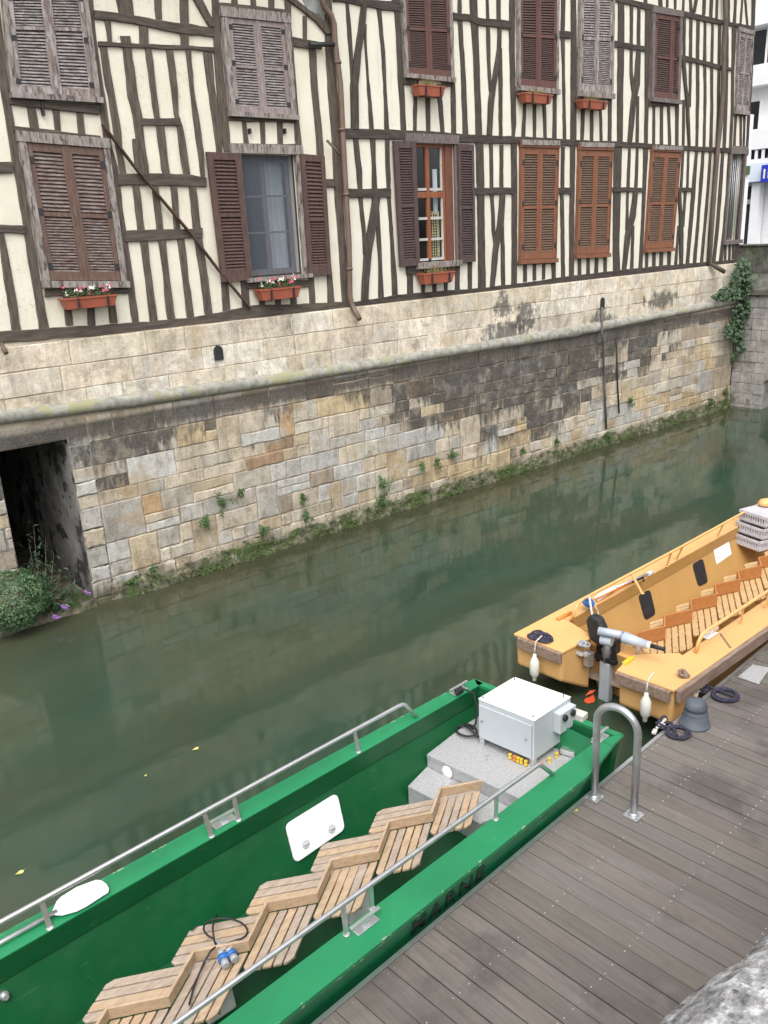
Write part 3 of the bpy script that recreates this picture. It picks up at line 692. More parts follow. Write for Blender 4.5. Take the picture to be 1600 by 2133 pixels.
# ---------------------------------------------------------------- windows
def Bil(q, u, v, d=0):
    a = lerp(q[0], q[1], u); b = lerp(q[3], q[2], u); p = lerp(a, b, v); return p-Vector((0, d, 0))
def qbar(m, q, u0, u1, v0, v1, d0, d1):
    f = lambda u, v, d: Bil(q, u, v, d)
    m.hexa([f(u0, v1, d0), f(u1, v1, d0), f(u1, v1, d1), f(u0, v1, d1), f(u0, v0, d0), f(u1, v0, d0), f(u1, v0, d1), f(u0, v0, d1)])
def leafy(q, u0, u1, v0, v1, d, th, parent, name, mf, ms, n1, n2, mid=.46, su=.125, bot=.065):
    # one louvred shutter leaf inside quad q
    qq = [Bil(q, u0, v0), Bil(q, u1, v0), Bil(q, u1, v1), Bil(q, u0, v1)]; m = MB()
    qbar(m, qq, 0, su, 0, 1, d, d+th); qbar(m, qq, 1-su, 1, 0, 1, d, d+th)
    for a, b in ((0, .055), (mid-.012, mid+.02), (1-bot, 1)): qbar(m, qq, su, 1-su, a, b, d+.001, d+th-.003)
    m.mi = 1
    for a, b, n in ((.055, mid-.02, n1), (mid+.025, 1-bot, n2)):
        for k in range(n):
            t0 = a+(b-a)*(k+.08)/n; t1 = a+(b-a)*(k+.86)/n; f = lambda u, v, e: Bil(qq, u, v, e); e = random.uniform(-.002, .002)
            p = [f(su, t1, d+th*.72+e), f(1-su, t1, d+th*.72+e), f(1-su, t0, d+.004), f(su, t0, d+.004)]
            m.hexa([p[0]-Vector((0, 0, .004)), p[1]-Vector((0, 0, .004)), p[2]-Vector((0, 0, .004)), p[3]-Vector((0, 0, .004)), *[x+Vector((0, 0, .006)) for x in p]])
    qb = MB.face; m.mi = 2; m.face([Bil(qq, su, .05, d+.002), Bil(qq, 1-su, .05, d+.002), Bil(qq, 1-su, 1-bot, d+.002), Bil(qq, su, 1-bot, d+.002)])
    return m.build(name, [mf, ms, M['room']], parent)
def hinges(q, parent, us, vs, d):
    m = MB()
    for u in us:
        for v in vs: qbar(m, q, u-.035, u+.035, v-.022, v+.022, d, d+.008)
    return build_each(m, 'hinge', M['iron'], parent)
def shuttered(parent, quad, mfr, mf, ms, n1, n2, fw=.06, lint=.045, sill=.04, d=.05, mid=.5, top=True, label=None, hv=(.17, .5, .86), ulim=None):
    q = quadw(quad, 0.0); m = MB(); du = fw
    qbar(m, q, 0, du, 0, 1, .0, d+.025); qbar(m, q, 1-du, 1, 0, 1, .0, d+.025)
    if top: qbar(m, q, -.01, 1.01, -.005, lint, .0, d+.035)
    win = m.build('window', mfr, parent)
    if label: win['label'] = label
    m = MB(); qbar(m, q, -.015, 1.015, 1-sill, 1.006, .0, d+.06); m.build('sill', mfr, win)
    a, b = du+.005, 1-du-.005; c = (a+b)/2 if ulim is None else ulim
    v0 = lint+.004 if top else 0
    leafy(q, a, c-.004, v0, 1-sill-.004, .012, d, win, 'shutter', mf, ms, n1, n2, mid)
    leafy(q, c+.004, b, v0, 1-sill-.004, .012+(.0 if ulim is None else -.008), d, win, 'shutter', mf, ms, n1, n2, mid)
    m = MB(); qbar(m, q, c-.018, c+.018, v0, 1-sill-.004, d+.004, d+.022); m.build('cover_strip', mf, win)
    hinges(q, win, (du+.02, 1-du-.02), hv, d+.013)
    return win
shuttered(H1, ((-4, -48), (173, -48), (207, 215), (21, 204)), M['frame_pale'], M['sh_grey'], M['slat_grey'], 13, 17, mid=.40, label='weathered grey upper window with closed louvred shutters')
shuttered(H1, ((32, 275), (221, 291), (263, 597), (89, 597)), M['frame_pale'], M['sh_brown'], M['slat_brown'], 15, 19, fw=.075, lint=.06, label='brown closed shutters above the geranium box')
shuttered(H1, ((455, 16), (597, 31), (614, 250), (475, 242)), M['frame_pale'], M['sh_greyb'], M['slat_grey'], 15, 14, fw=.085, lint=.085, label='pale weathered window with peeling shutters')
shuttered(H2, ((830, -48), (935, -48), (940, 172), (841, 162)), M['frame_pale'], M['sh_red'], M['slat_red'], 17, 22, fw=.055)
shuttered(H2, ((1073, -48), (1160, -48), (1158, 197), (1075, 188)), M['frame_pale'], M['sh_red'], M['slat_red'], 17, 22, fw=.055)
shuttered(H2, ((1204, -48), (1276, -48), (1272, 206), (1201, 200)), M['frame_pale'], M['sh_grey'], M['slat_grey'], 18, 24, fw=.05, label='silver-grey weathered shutters')
shuttered(H2, ((1355, 15), (1417, 25), (1411, 217), (1352, 211)), M['frame_dark'], M['sh_red'], M['slat_red'], 17, 16, fw=.08, lint=.06, ulim=.70)
shuttered(H2, ((1535, 58), (1566, 66), (1554, 240), (1529, 237)), M['frame_pale'], M['sh_grey'], M['slat_grey'], 16, 16, fw=.06)
for qd in (((1081, 294), (1160, 296), (1154, 545), (1079, 549)), ((1202, 300), (1272, 302), (1264, 534), (1196, 537)), ((1355, 304), (1415, 307), (1397, 522), (1340, 525))):
    shuttered(H2, qd, M['sh_orange'], M['sh_orange'], M['slat_orange'], 20, 17, fw=.02, lint=.05, sill=.03, mid=.52)
m = MB()
for qd in (((1081, 292), (1160, 294), (1160, 304), (1081, 303)), ((1203, 297), (1272, 299), (1272, 308), (1203, 307)), ((1355, 303), (1415, 306), (1415, 314), (1355, 312))):
    qbar(m, quadw(qd), 0, 1, 0, 1, .03, .105)
build_each(m, 'window_hood', M['frame_pale'], H2)
def rq(r, y=0): return [Vector((r[0], D+y, r[3])), Vector((r[1], D+y, r[3])), Vector((r[1], D+y, r[2])), Vector((r[0], D+y, r[2]))]
def curtain(q, u0, u1, v0, v1, d, parent, mtl, amp=.025, n=40):
    m = MB(); k = random.uniform(20, 30)
    P = [[Bil(q, lerp(u0, u1, i/n), v, d+amp*math.sin(k*i/n*2+math.sin(i*.9))) for v in (v0, v1)] for i in range(n+1)]
    for a, b in zip(P, P[1:]): m.face([a[0], b[0], b[1], a[1]])
    return m.build('curtain', mtl, parent, smooth=True)
# open window of the left house: screen, casement, curtain, two folded-back shutters
q = rq(OPEN_D); m = MB()
for a in ((-.09, 0, -.05, 1.03), (1, 1.10, -.05, 1.03)): qbar(m, q, a[0], a[1], a[2], a[3], .0, .06)
qbar(m, q, -.16, 1.14, -.075, -.001, .0, .075)
WD = m.build('window', M['frame_pale'], H1); WD['label'] = 'open window with blue-grey screen and white curtain'
m = MB(); qbar(m, q, -.12, 1.13, 1.0, 1.035, -.02, .11); m.build('sill', M['frame_pale'], WD)
qi = rq(OPEN_D, .16); m = MB()
for u0, u1, v0, v1 in ((0, .07, 0, 1), (.93, 1, 0, 1), (.07, .93, 0, .05), (.07, .93, .94, 1), (.46, .54, .05, .94)): qbar(m, qi, u0, u1, v0, v1, -.04, .0)
for v in (.33, .63): qbar(m, qi, .07, .46, v-.008, v+.008, -.03, -.005); qbar(m, qi, .54, .93, v-.008, v+.008, -.03, -.005)
m.build('casement', M['frame_dark'], WD)
m = MB(); m.face([Bil(qi, u, v, -.018) for u, v in ((.05, .04), (.95, .04), (.95, .95), (.05, .95))]); m.build('pane', M['glass'], WD)
curtain(qi, .56, .96, .0, .97, -.16, WD, M['curtain']); curtain(qi, .03, .2, .0, .45, -.16, WD, M['curtain'])
m = MB(); qs = rq(OPEN_D, .03); m.face([Bil(qs, u, v) for u, v in ((.012, .01), (.97, .01), (.97, .985), (.012, .985))]); m.build('insect_screen', M['screen'], WD)
m = MB()
for u0, u1, v0, v1 in ((0, .012, 0, 1), (.97, .995, 0, 1), (0, 1, .985, 1)): qbar(m, qs, u0, u1, v0, v1, -.006, .008)
m.build('screen_frame', M['blue'] if 0 else M['iron'], WD)
leafy(quadw(((426, 317), (496, 320), (521, 583), (459, 587)), .03), 0, 1, 0, 1, .02, .05, WD, 'shutter', M['sh_dark'], M['slat_brown'] if 0 else M['sh_dark'], 14, 16, .47, .17, .085)
leafy(quadw(((621, 321), (671, 325), (686, 572), (640, 575)), .03), 0, 1, 0, 1, .02, .05, WD, 'shutter', M['sh_dark'], M['sh_dark'], 14, 16, .52, .17, .085)
# open window of the right house
q = rq(OPEN_6); m = MB()
for a in ((-.06, 0, -.04, 1.03), (1, 1.07, -.04, 1.03)): qbar(m, q, a[0], a[1], a[2], a[3], .0, .05)
qbar(m, q, -.25, 1.10, -.075, -.001, .0, .07)
W6 = m.build('window', M['frame_dark'], H2); W6['label'] = 'open window with orange-brown sash and lattice lace curtain'
m = MB(); qbar(m, q, -.10, 1.10, 1.0, 1.05, -.02, .12); m.build('sill', M['frame_pale'], W6)
m = MB(); qbar(m, q, .80, .998, .0, .998, -.10, -.012); m.build('reveal_board', M['sash_plum'], W6)
qi = rq(OPEN_6, .045); m = MB()
for u0, u1, v0, v1 in ((0, .03, 0, 1), (.74, .80, 0, 1), (.03, .74, 0, .03), (.32, .40, .03, .97), (.03, .74, .395, .445)): qbar(m, qi, u0, u1, v0, v1, -.04, .012+(.004 if v0 == .395 else 0))
m.build('casement', M['sash_brown'], W6)
m = MB()
for v in (.375, .62, .80, .975): qbar(m, qi, .03, .32, v-.011, v+.011, -.03, .008); qbar(m, qi, .40, .74, v-.011, v+.011, -.03, .008)
for v0, v1 in ((.03, .39), (.445, .975)): qbar(m, qi, .03, .05, v0, v1, -.03, .006); qbar(m, qi, .715, .74, v0, v1, -.03, .006)
m.build('glazing_bar', M['paint_white'], W6)
m = MB(); m.face([Bil(qi, u, v, -.02) for u, v in ((.02, .02), (.76, .02), (.76, .98), (.02, .98))]); m.build('pane', M['glass'], W6)
curtain(qi, .62, .74, .2, .58, -.13, W6, M['curtain'], .015); curtain(qi, .03, .2, .6, .97, -.13, W6, M['curtain'], .015)
m = MB(); a, b, v0, v1 = .40, .72, .56, .96; nr = 17
for i in range(nr):                                       # lattice lace: solid borders, diamond openings down the middle
    t0, t1 = lerp(v0, v1, i/nr), lerp(v0, v1, (i+1)/nr); d = -.08
    m.face([Bil(qi, a, t0, d), Bil(qi, .48, t0, d), Bil(qi, .48, t1, d), Bil(qi, a, t1, d)]); m.face([Bil(qi, .66, t0, d), Bil(qi, b, t0, d), Bil(qi, b, t1, d), Bil(qi, .66, t1, d)])
    for k in range(3):
        u0 = .48+.06*k; c = u0+.03; tm = (t0+t1)/2
        for s in (1, -1):
            e = u0 if s > 0 else u0+.06
            m.face([Bil(qi, e, t0, d), Bil(qi, lerp(e, c, .9), t0, d), Bil(qi, lerp(e, c, .25), tm, d), Bil(qi, e, tm, d)]); m.face([Bil(qi, e, tm, d), Bil(qi, lerp(e, c, .25), tm, d), Bil(qi, lerp(e, c, .9), t1, d), Bil(qi, e, t1, d)])
m.build('lace_curtain', M['lace'], W6)
leafy(quadw(((815, 294), (861, 295), (870, 552), (830, 556)), .03), 0, 1, 0, 1, .02, .05, W6, 'shutter', M['sh_purple'], M['sh_purple'], 21, 20, .5, .20, .05)
leafy(quadw(((949, 300), (982, 302), (986, 545), (954, 547)), .03), 0, 1, 0, 1, .02, .05, W6, 'shutter', M['sh_purple'], M['sh_purple'], 21, 20, .52, .14, .05)
# barred window at the far right corner
q = rq(OPEN_10); m = MB()
for a in ((-.12, 0, -.06, 1.03), (1, 1.12, -.06, 1.03)): qbar(m, q, a[0], a[1], a[2], a[3], .0, .05)
qbar(m, q, -.12, 1.12, -.09, -.001, .0, .06)
W10 = m.build('window', M['frame_dark'], H2); W10['label'] = 'dark barred window at the far corner'
m = MB(); qbar(m, q, -.15, 1.2, 1.0, 1.05, -.02, .10); m.build('sill', M['frame_dark'], W10)
m = MB()
for k in range(7): m.tube([Bil(q, .08+.14*k, 0, -.03), Bil(q, .08+.14*k, 1, -.03)], .009, 6)
build_each(m, 'window_bar', M['galv'], W10)
qi = rq(OPEN_10, .15); m = MB(); m.face([Bil(qi, u, v, 0) for u, v in ((0, 0), (1, 0), (1, 1), (0, 1))]); m.build('pane', M['glass'], W10)
curtain(qi, .02, .38, .5, 1, -.3, W10, M['curtain'], .02)
# white rendered pier closing the corner of the right house
z1 = atY(1566, 238, D+.3).z; a = atY(1560, 262, D+.3).x; b = atY(1569, 262, D+.3).x
m = MB(); m.box(((XR+.04+b)/2, D+.55, (3.6+z1)/2), (b-XR-.04, .5, z1-3.6)); m.build('corner_pier', M['render_white'], H2)
m = MB(); p = atY(1556, 355, D+.3); m.box((p.x, D+.27, p.z), (.12, .06, .22)); m.build('alarm_box', M['leaf'], H2)
# ---------------------------------------------------------------- flower boxes
def planter(kind):
    L, Wd, Hh = .86, .19, .17; r = bpy.data.objects.new('flower_box', None); C.objects.link(r); m = MB()
    def ring(l, w, z): return [Vector((-l/2, -w/2, z)), Vector((l/2, -w/2, z)), Vector((l/2, w/2, z)), Vector((-l/2, w/2, z))]
    R = [[m.b.verts.new(p) for p in ring(*a)] for a in ((L*.84, Wd*.78, 0), (L*.97, Wd*.97, Hh*.85), (L*.97, Wd*.97, Hh*.855), (L, Wd*1.08, Hh*.86), (L, Wd*1.08, Hh), (L*.95, Wd*.92, Hh), (L*.93, Wd*.9, Hh*.8))]
    for a, b in zip(R, R[1:]):
        for j in range(4): m.b.faces.new((a[j], a[(j+1) % 4], b[(j+1) % 4], b[j]))
    m.b.faces.new(R[0]); m.b.faces.new(R[-1]); m.build('trough', M['terracotta'], r)
    m = MB()
    for x in (-.2*L/.86, .26*L/.86):
        m.box((x, -Wd*.5-.008, Hh*.46), (.022, .03, Hh*.98)); m.box((x, 0, -.006), (.022, Wd*.8, .012)); m.box((x, Wd*.5+.03, Hh*.5), (.022, .06, .03))
    build_each(m, 'bracket', M['iron'], r); m = MB()
    if kind == 'flowers':
        for i in range(260):
            p = Vector((random.uniform(-.42, .42)*L, random.uniform(-.5, .4)*Wd, Hh+random.random()**1.3*.13)); m.leaf(p, (random.gauss(0, .6), random.gauss(-.5, .5), 1), random.uniform(.012, .026))
        m.build('foliage', M['leaf'], r)
        for nm, c, n in (('pink_flower', 'petal_pink', 11), ('white_flower', 'petal_white', 12)):
            for i in range(n):
                m = MB(); c0 = Vector((random.choice((-.38, -.2, -.1, .05, .3, .38))*L+random.gauss(0, .03), random.uniform(-.6, .1)*Wd, Hh+random.uniform(.05, .17)))
                for k in range(6): m.leaf(c0+Vector([random.gauss(0, .012) for _ in range(3)]), (random.gauss(0, .6), -1, random.random()), .014, .9)
                m.build(nm, M[c], r)
    else:
        for i in range(120):
            p = Vector((random.gauss(0, .22)*L, random.uniform(-.4, .4)*Wd, Hh-.01)); h = random.uniform(.05, .16); d = Vector((random.gauss(0, .03), random.gauss(-.01, .03), h)); s = Vector((.004, 0, 0))
            m.face([p-s, p+s, p+d])
        for i in range(60): m.leaf(Vector((random.gauss(0, .2)*L, random.uniform(-.4, .3)*Wd, Hh+random.random()*.1)), (random.gauss(0, .6), -.6, 1), random.uniform(.01, .02))
        m.build('dry_plants', M['leaf_dry'], r)
    return r
pf, pd = planter('flowers'), planter('dry'); first = {}
for src, p0, p1, pb, lab in ((pf, (130, 617), (246, 618), (190, 641), 'terracotta trough of pink and white flowers under the brown closed shutters'),
        (pf, (541, 601), (628, 598), (585, 623), 'terracotta trough of pink and white flowers under the open screened window'),
        (pd, (872, 175), (929, 179), (897, 199), 'terracotta trough with dry grass under the leftmost upper red-brown shutters'),
        (pd, (1094, 193), (1153, 196), (1123, 214), 'terracotta trough with sparse dry stems beside the tallest red-brown shutters'),
        (pd, (1214, 208), (1268, 210), (1240, 226), 'terracotta trough with a few green shoots under the silver-grey shutters'),
        (pd, (882, 567), (949, 567), (914, 590), 'terracotta trough of withered plants under the open orange-brown sash window')):
    o = src if src.name not in first else copy_tree(src); first[src.name] = 1
    a, b, c = atY(*p0, D-.25), atY(*p1, D-.25), atY(*pb, D-.25); s = (b-a).length/.86
    o.location = ((a.x+b.x)/2, D-.15, c.z); hs_ = ((a.z+b.z)/2-c.z)/.17; o.scale = (s, 1, hs_)
    tag(o, lab, 'flower box', 'terracotta flower boxes on the facades')
# ================================================================ THE QUAY WALL
YW = D-.07                                                # face of the masonry
QW = thing('quay_wall', (12, YW, 0), 'tall patched limestone quay wall with mossy string course below the half-timbered houses', 'wall')
OX0, OX1, OZ0, OZ1 = atY(2, 1000, YW).x, atY(148, 960, YW).x, .10, 2.53
CT = [(-60, 862), (0, 855), (200, 830), (400, 801), (600, 775), (800, 744), (980, 715), (1200, 679), (1380, 648), (1482, 628), (1530, 619)]
CB = [(-60, 893), (0, 885), (200, 860), (400, 831), (600, 801), (800, 767), (980, 737), (1200, 702), (1380, 665), (1482, 645), (1530, 634)]
CTW = [((p := atY(x, y, YW-.02)).x, p.z) for x, y in CT]; CBW = [((p := atY(x, y, YW-.06)).x, p.z) for x, y in CB]
# stones whose colour stands out in the photograph (survey pixels -> stone colour)
ORANGE, OCHRE, PALE, BLUE, GREY, BROWN, CREAM, PINK = (.46, .27, .115), (.54, .41, .22), (.62, .57, .47), (.51, .52, .515), (.43, .42, .395), (.27, .21, .15), (.62, .54, .42), (.58, .43, .34)
SPOT = [(250, 1015, 335, 1068, ORANGE), (533, 915, 598, 965, (.36, .20, .085)), (345, 785, 412, 805, (.60, .43, .27)), (565, 735, 622, 775, (.64, .50, .35)), (300, 930, 390, 980, BLUE), (335, 890, 445, 930, OCHRE),
        (590, 950, 760, 1050, BLUE), (775, 895, 920, 960, BLUE), (800, 960, 1060, 1010, OCHRE), (640, 1025, 800, 1085, (.46, .41, .30)), (470, 1000, 600, 1062, GREY), (170, 1130, 290, 1215, BLUE), (220, 1075, 310, 1130, GREY),
        (440, 985, 490, 1020, CREAM), (640, 810, 760, 850, OCHRE), (1060, 870, 1160, 930, OCHRE), (1010, 885, 1050, 925, BLUE), (560, 870, 600, 900, ORANGE), (865, 800, 910, 830, ORANGE), (940, 835, 985, 870, (.36, .25, .13)),
        (1130, 860, 1210, 900, PALE), (1240, 850, 1330, 880, BLUE), (1320, 820, 1470, 850, OCHRE), (1450, 720, 1480, 760, OCHRE), (780, 668, 815, 702, PINK), (0, 930, 50, 1200, (.44, .37, .29)), (380, 1040, 480, 1110, GREY), (600, 890, 760, 930, (.50, .47, .41))]
LOWER = [CREAM, CREAM, PALE, PALE, (.52, .42, .27), (.46, .44, .40), (.50, .50, .48), (.54, .46, .35), (.50, .41, .30), (.34, .27, .20), (.58, .50, .39), (.54, .49, .41)]
UPPER = [(.68, .60, .49), (.70, .63, .52), (.66, .59, .47), (.72, .67, .57), (.62, .55, .43), (.68, .59, .47)]
W = MB(True); MO = MB()
def stone(x0, x1, z0, z1, pal, rough, y=YW):
    c = random.choice(pal); px, py = pj(Vector(((x0+x1)/2, y, (z0+z1)/2)))
    for a, b, e, d, k in SPOT:
        if a <= px <= e and b <= py <= d: c = k if random.random() < .85 else c; break
    f = random.uniform(.84, 1.08)*(.99 if z0 < 2.5 else 1.05); mk = (.56, .495, .395); c = tuple(lerp(a_, b_, .30 if (z0 < 2.75) else .1)*f for a_, b_ in zip(c, mk))+(random.random(),); g = .003+rough*.004; j = .005+rough*.012; dy = random.uniform(0, .006+rough*.018); n = 4
    P = []
    for (ax, az), (bx, bz) in (((x0+g, z0+g), (x1-g, z0+g)), ((x1-g, z0+g), (x1-g, z1-g)), ((x1-g, z1-g), (x0+g, z1-g)), ((x0+g, z1-g), (x0+g, z0+g))):
        for k in range(n):
            t = k/n; P.append(Vector((lerp(ax, bx, t)+random.uniform(-j, j)*.5, y-dy, lerp(az, bz, t)+random.uniform(-j, j)*.5)))
    cx = Vector(((x0+x1)/2, y-dy, (z0+z1)/2)); ins = .010+rough*.012
    F = [p+(cx-p).normalized()*ins for p in P]; k = len(P); bk = Vector((0, .024+dy, 0))
    for i in range(k):
        W.face([P[i]+bk, P[(i+1) % k]+bk, P[(i+1) % k]+Vector((0, .010, 0)), P[i]+Vector((0, .010, 0))], c)
        W.face([P[i]+Vector((0, .010, 0)), P[(i+1) % k]+Vector((0, .010, 0)), F[(i+1) % k], F[i]], c)
    W.face(F, c)
X0W, X1W = -4.0, 22.30
# upper band: three even courses of long blocks
zb = lambda x: interp(CTW, x)
cuts = [2.86, 3.20, 3.53, 3.865]
for r in range(3):
    x = X0W+random.random()*.4
    while x < X1W:
        L = random.uniform(.5, 1.25); x2 = min(x+L, X1W)
        if X1W-x2 < .3: x2 = X1W
        z0 = cuts[r]+random.uniform(-.004, .004); z1 = cuts[r+1]
        if r == 0: z0 = zb((x+x2)/2)-.03
        vent = [(a.x, a.z) for a in (atY(456, 735, YW), atY(1256, 630, YW))]
        stone(x, x2, z0, z1, UPPER, .25); x = x2
# lower wall: rougher, uneven courses
z = -.25; zs = [z]
while z < 2.5: z += random.choice((.20, .23, .26, .28, .31, .34)); zs.append(z)
zs[-1] = 2.80; TALL = []
for z0, z1 in zip(zs, zs[1:]):
    x = X0W+random.random()*.3; small = random.random() < .3
    while x < X1W:
        L = random.uniform(.18, .46) if small else random.uniform(.26, .78); x2 = min(x+L, X1W)
        if X1W-x2 < .2: x2 = X1W
        if z1 > OZ0+.04 and z0 < OZ1-.02:                 # keep the culvert clear
            if x < OX0 < x2: x2 = OX0
            elif OX0-1e-6 <= x < OX1: x = OX1; x2 = max(x2, OX1+.3)
        zz0, zz1 = z0, z1
        if z0 < OZ1 < z1 and x < OX1 and x2 > OX0: zz0 = OZ1
        rg = random.choice((.3, .6, 1.0, 1.6)) if z0 < .9 else random.choice((.3, .5, .9))
        if random.random() < .11 and zz1 == z1 and z1 < 2.3 and not (x2 > OX0-.05 and x < OX1+.05) and not any(a < x2 and x < b and c == z0 for a, b, c in TALL):
            nz = [q for q in zs if q > z1][0]
            if nz < 2.45: TALL.append((x, x2, z1)); zz1 = nz
        if any(a < x2-.01 and x < b-.01 and c == z0 for a, b, c in TALL):
            a, b, c = [t for t in TALL if t[0] < x2-.01 and x < t[1]-.01 and t[2] == z0][0]
            if x < a-.12: x2 = a
            else:
                if x < a-.001: stone(x, a, z0, z1, LOWER, .6)
                x = b; continue
        if random.random() < .18 and L > .4 and z1-z0 > .26:
            zm = (zz0+zz1)/2; stone(x, x2, zz0, zm, LOWER, rg); stone(x, x2, zm, zz1, LOWER, rg)
        else: stone(x, x2, zz0, zz1, LOWER, rg)
        x = x2
stone(OX0, OX1, OZ1, 2.80, [(.30, .27, .235)], .8)
W.build('masonry', M['quay'], QW)
m = MB(); y = YW+.010
for a, b, c, d in ((X0W, OX0, -1.2, 3.87), (OX0, OX1, OZ1, 3.87), (OX0, OX1, -1.2, OZ0), (OX1, X1W, -1.2, 3.87)): m.face([(a, y, c), (b, y, c), (b, y, d), (a, y, d)])
m.face([(X0W, y, 3.87), (X1W, y, 3.87), (X1W, y+.6, 3.87), (X0W, y+.6, 3.87)]); m.face([(X1W, y, -1.2), (X1W, y+9, -1.2), (X1W, y+9, 3.87), (X1W, y, 3.87)])
m.build('mortar', M['mortar'], QW)
# string course: a worn half-round moulding
m = MB(); xs = [X0W+i*.12 for i in range(int((X1W-X0W)/.12)+1)]; R = []
for i, x in enumerate(xs):
    zt, zb_ = interp(CTW, x), interp(CBW, x); zc = (zt+zb_)/2; h = (zt-zb_)/2; ring = []
    for k in range(9):
        t = -math.pi/2+math.pi*k/8; nz = noise.noise(Vector((x*2.3, k*.5, 3)))*.016+noise.noise(Vector((x*9, k*1.3, 1)))*.010+noise.noise(Vector((x*23, k*2.3, 4)))*.005
        ring.append(m.b.verts.new((x, YW-.005-math.cos(t)*(.105+nz), zc+math.sin(t)*(h+nz*.5))))
    ring.insert(0, m.b.verts.new((x, YW+.03, zb_-.01))); ring.append(m.b.verts.new((x, YW+.03, zt+.012))); R.append(ring)
for a, b in zip(R, R[1:]):
    for k in range(len(a)-1): m.b.faces.new((a[k], b[k], b[k+1], a[k+1]))
m.build('string_course', M['course'], QW, smooth=True)
# worn footing at the waterline
m = MB(); R = []; x = OX1+.25
while x < X1W:
    ring = []
    for k, (dy, dz) in enumerate(((.30, -.4), (.20, -.1), (.14, .02), (.11, .09), (.07, .15), (.02, .20), (-.03, .24))):
        nn = noise.noise(Vector((x*3.1, k*.9, 7)))*.05+noise.noise(Vector((x*11, k*2.1, 2)))*.03; fade = min(1, (x-OX1-.2)/.5)
        ring.append(m.b.verts.new((x, YW-max(1.15*dy*fade*(.7+.5*noise.noise(Vector((x*.8, 0, 0))))+nn, -.025), dz*(1.12+.45*noise.noise(Vector((x*1.3, 4, 0))))+nn*.6)))
    R.append(ring); x += .045
for a, b in zip(R, R[1:]):
    for k in range(len(a)-1): m.b.faces.new((a[k], b[k], b[k+1], a[k+1]))
m.build('footing', M['footing'], QW)
# culvert behind the opening
m = MB(); a, b, c, d = OX0, OX1, OZ0, OZ1; y0, y1 = YW+.0, YW+5.5
for k in range(6):                                        # dressed jamb stones with depth
    z0, z1 = lerp(c, d, k/6), lerp(c, d, (k+1)/6)
    for s, xx in ((1, b), (-1, a)):
        yy = y0
        for e in (.45, .9, 2.0, 5.6):
            o = random.uniform(0, .012)*s; m.hexa([(xx+o, yy, z0+.004), (xx+o+.3*s, yy+.002, z0+.004), (xx+o+.3*s, y0+e, z0+.004), (xx+o, y0+e-.006, z0+.004), (xx+o, yy, z1-.004), (xx+o+.3*s, yy+.002, z1-.004), (xx+o+.3*s, y0+e, z1-.004), (xx+o, y0+e-.006, z1-.004)]); yy = y0+e
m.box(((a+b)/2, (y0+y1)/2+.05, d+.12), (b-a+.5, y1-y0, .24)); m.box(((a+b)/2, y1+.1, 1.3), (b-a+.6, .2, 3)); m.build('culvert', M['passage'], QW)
m = MB(); R = []
for i in range(30):
    row = []
    for j in range(40):
        x = lerp(a-.9, b, i/29); yy = lerp(YW-.02, y1, (j/39)**1.6)
        if x < a and yy > YW-.01: yy = YW-.01
        row.append(m.b.verts.new((x, yy-(.06+.05*noise.noise(Vector((x*4, 1, 5))) if j == 0 else 0), OZ0+.02+noise.noise(Vector((x*3, yy*3, 0)))*.035-(.12 if j == 0 else 0))))
    R.append(row)
for p, q_ in zip(R, R[1:]):
    for j in range(39): m.b.faces.new((p[j], q_[j], q_[j+1], p[j+1]))
m.build('culvert_sill', M['footing'], QW)
# small vents and drains
def vent(q, w, h, name):
    p = atY(*q, YW-.03); m = MB(); pl = []
    for k in range(9): t = math.pi*k/8; pl.append(Vector((p.x+math.cos(t)*w/2, p.y, p.z+h/2-w/2+math.sin(t)*w/2)))
    pl += [Vector((p.x-w/2, p.y, p.z-h/2)), Vector((p.x+w/2, p.y, p.z-h/2))]; m.prism(pl, (0, .06, 0)); m.build(name, M['iron'], QW)
vent((456, 735), .15, .22, 'vent'); vent((1256, 632), .14, .26, 'vent')
m = MB(); m.tube([atY(1255, 640, YW-.07), atY(1254, 672, YW-.10), atY(1254, 692, YW-.17), atY(1255, 706, YW-.17), atY(1257, 716, YW-.08), atY(1259, 800, YW-.06), atY(1263, 893, YW-.06)], .026, 8); m.build('drain_pipe', M['grey_dark'], QW)
m = MB(); m.tube([atY(1285, 702, YW-.05), atY(1286, 790, YW-.05), atY(1290, 860, YW-.05)], .02, 6); m.build('cable', M['iron'], QW)
m = MB(); m.tube([atY(3, 716, YW-.03), atY(7, 725, YW-.1), atY(13, 736, YW-.16)], .03, 8); m.build('waste_pipe', M['pipe_dark'], QW)
m = MB(); m.tube([atY(607, 661, YW-.03), atY(606, 672, YW-.035), atY(609, 684, YW-.03), atY(609, 694, YW-.03)], .009, 6); m.build('white_cord', M['rope_white'], QW)
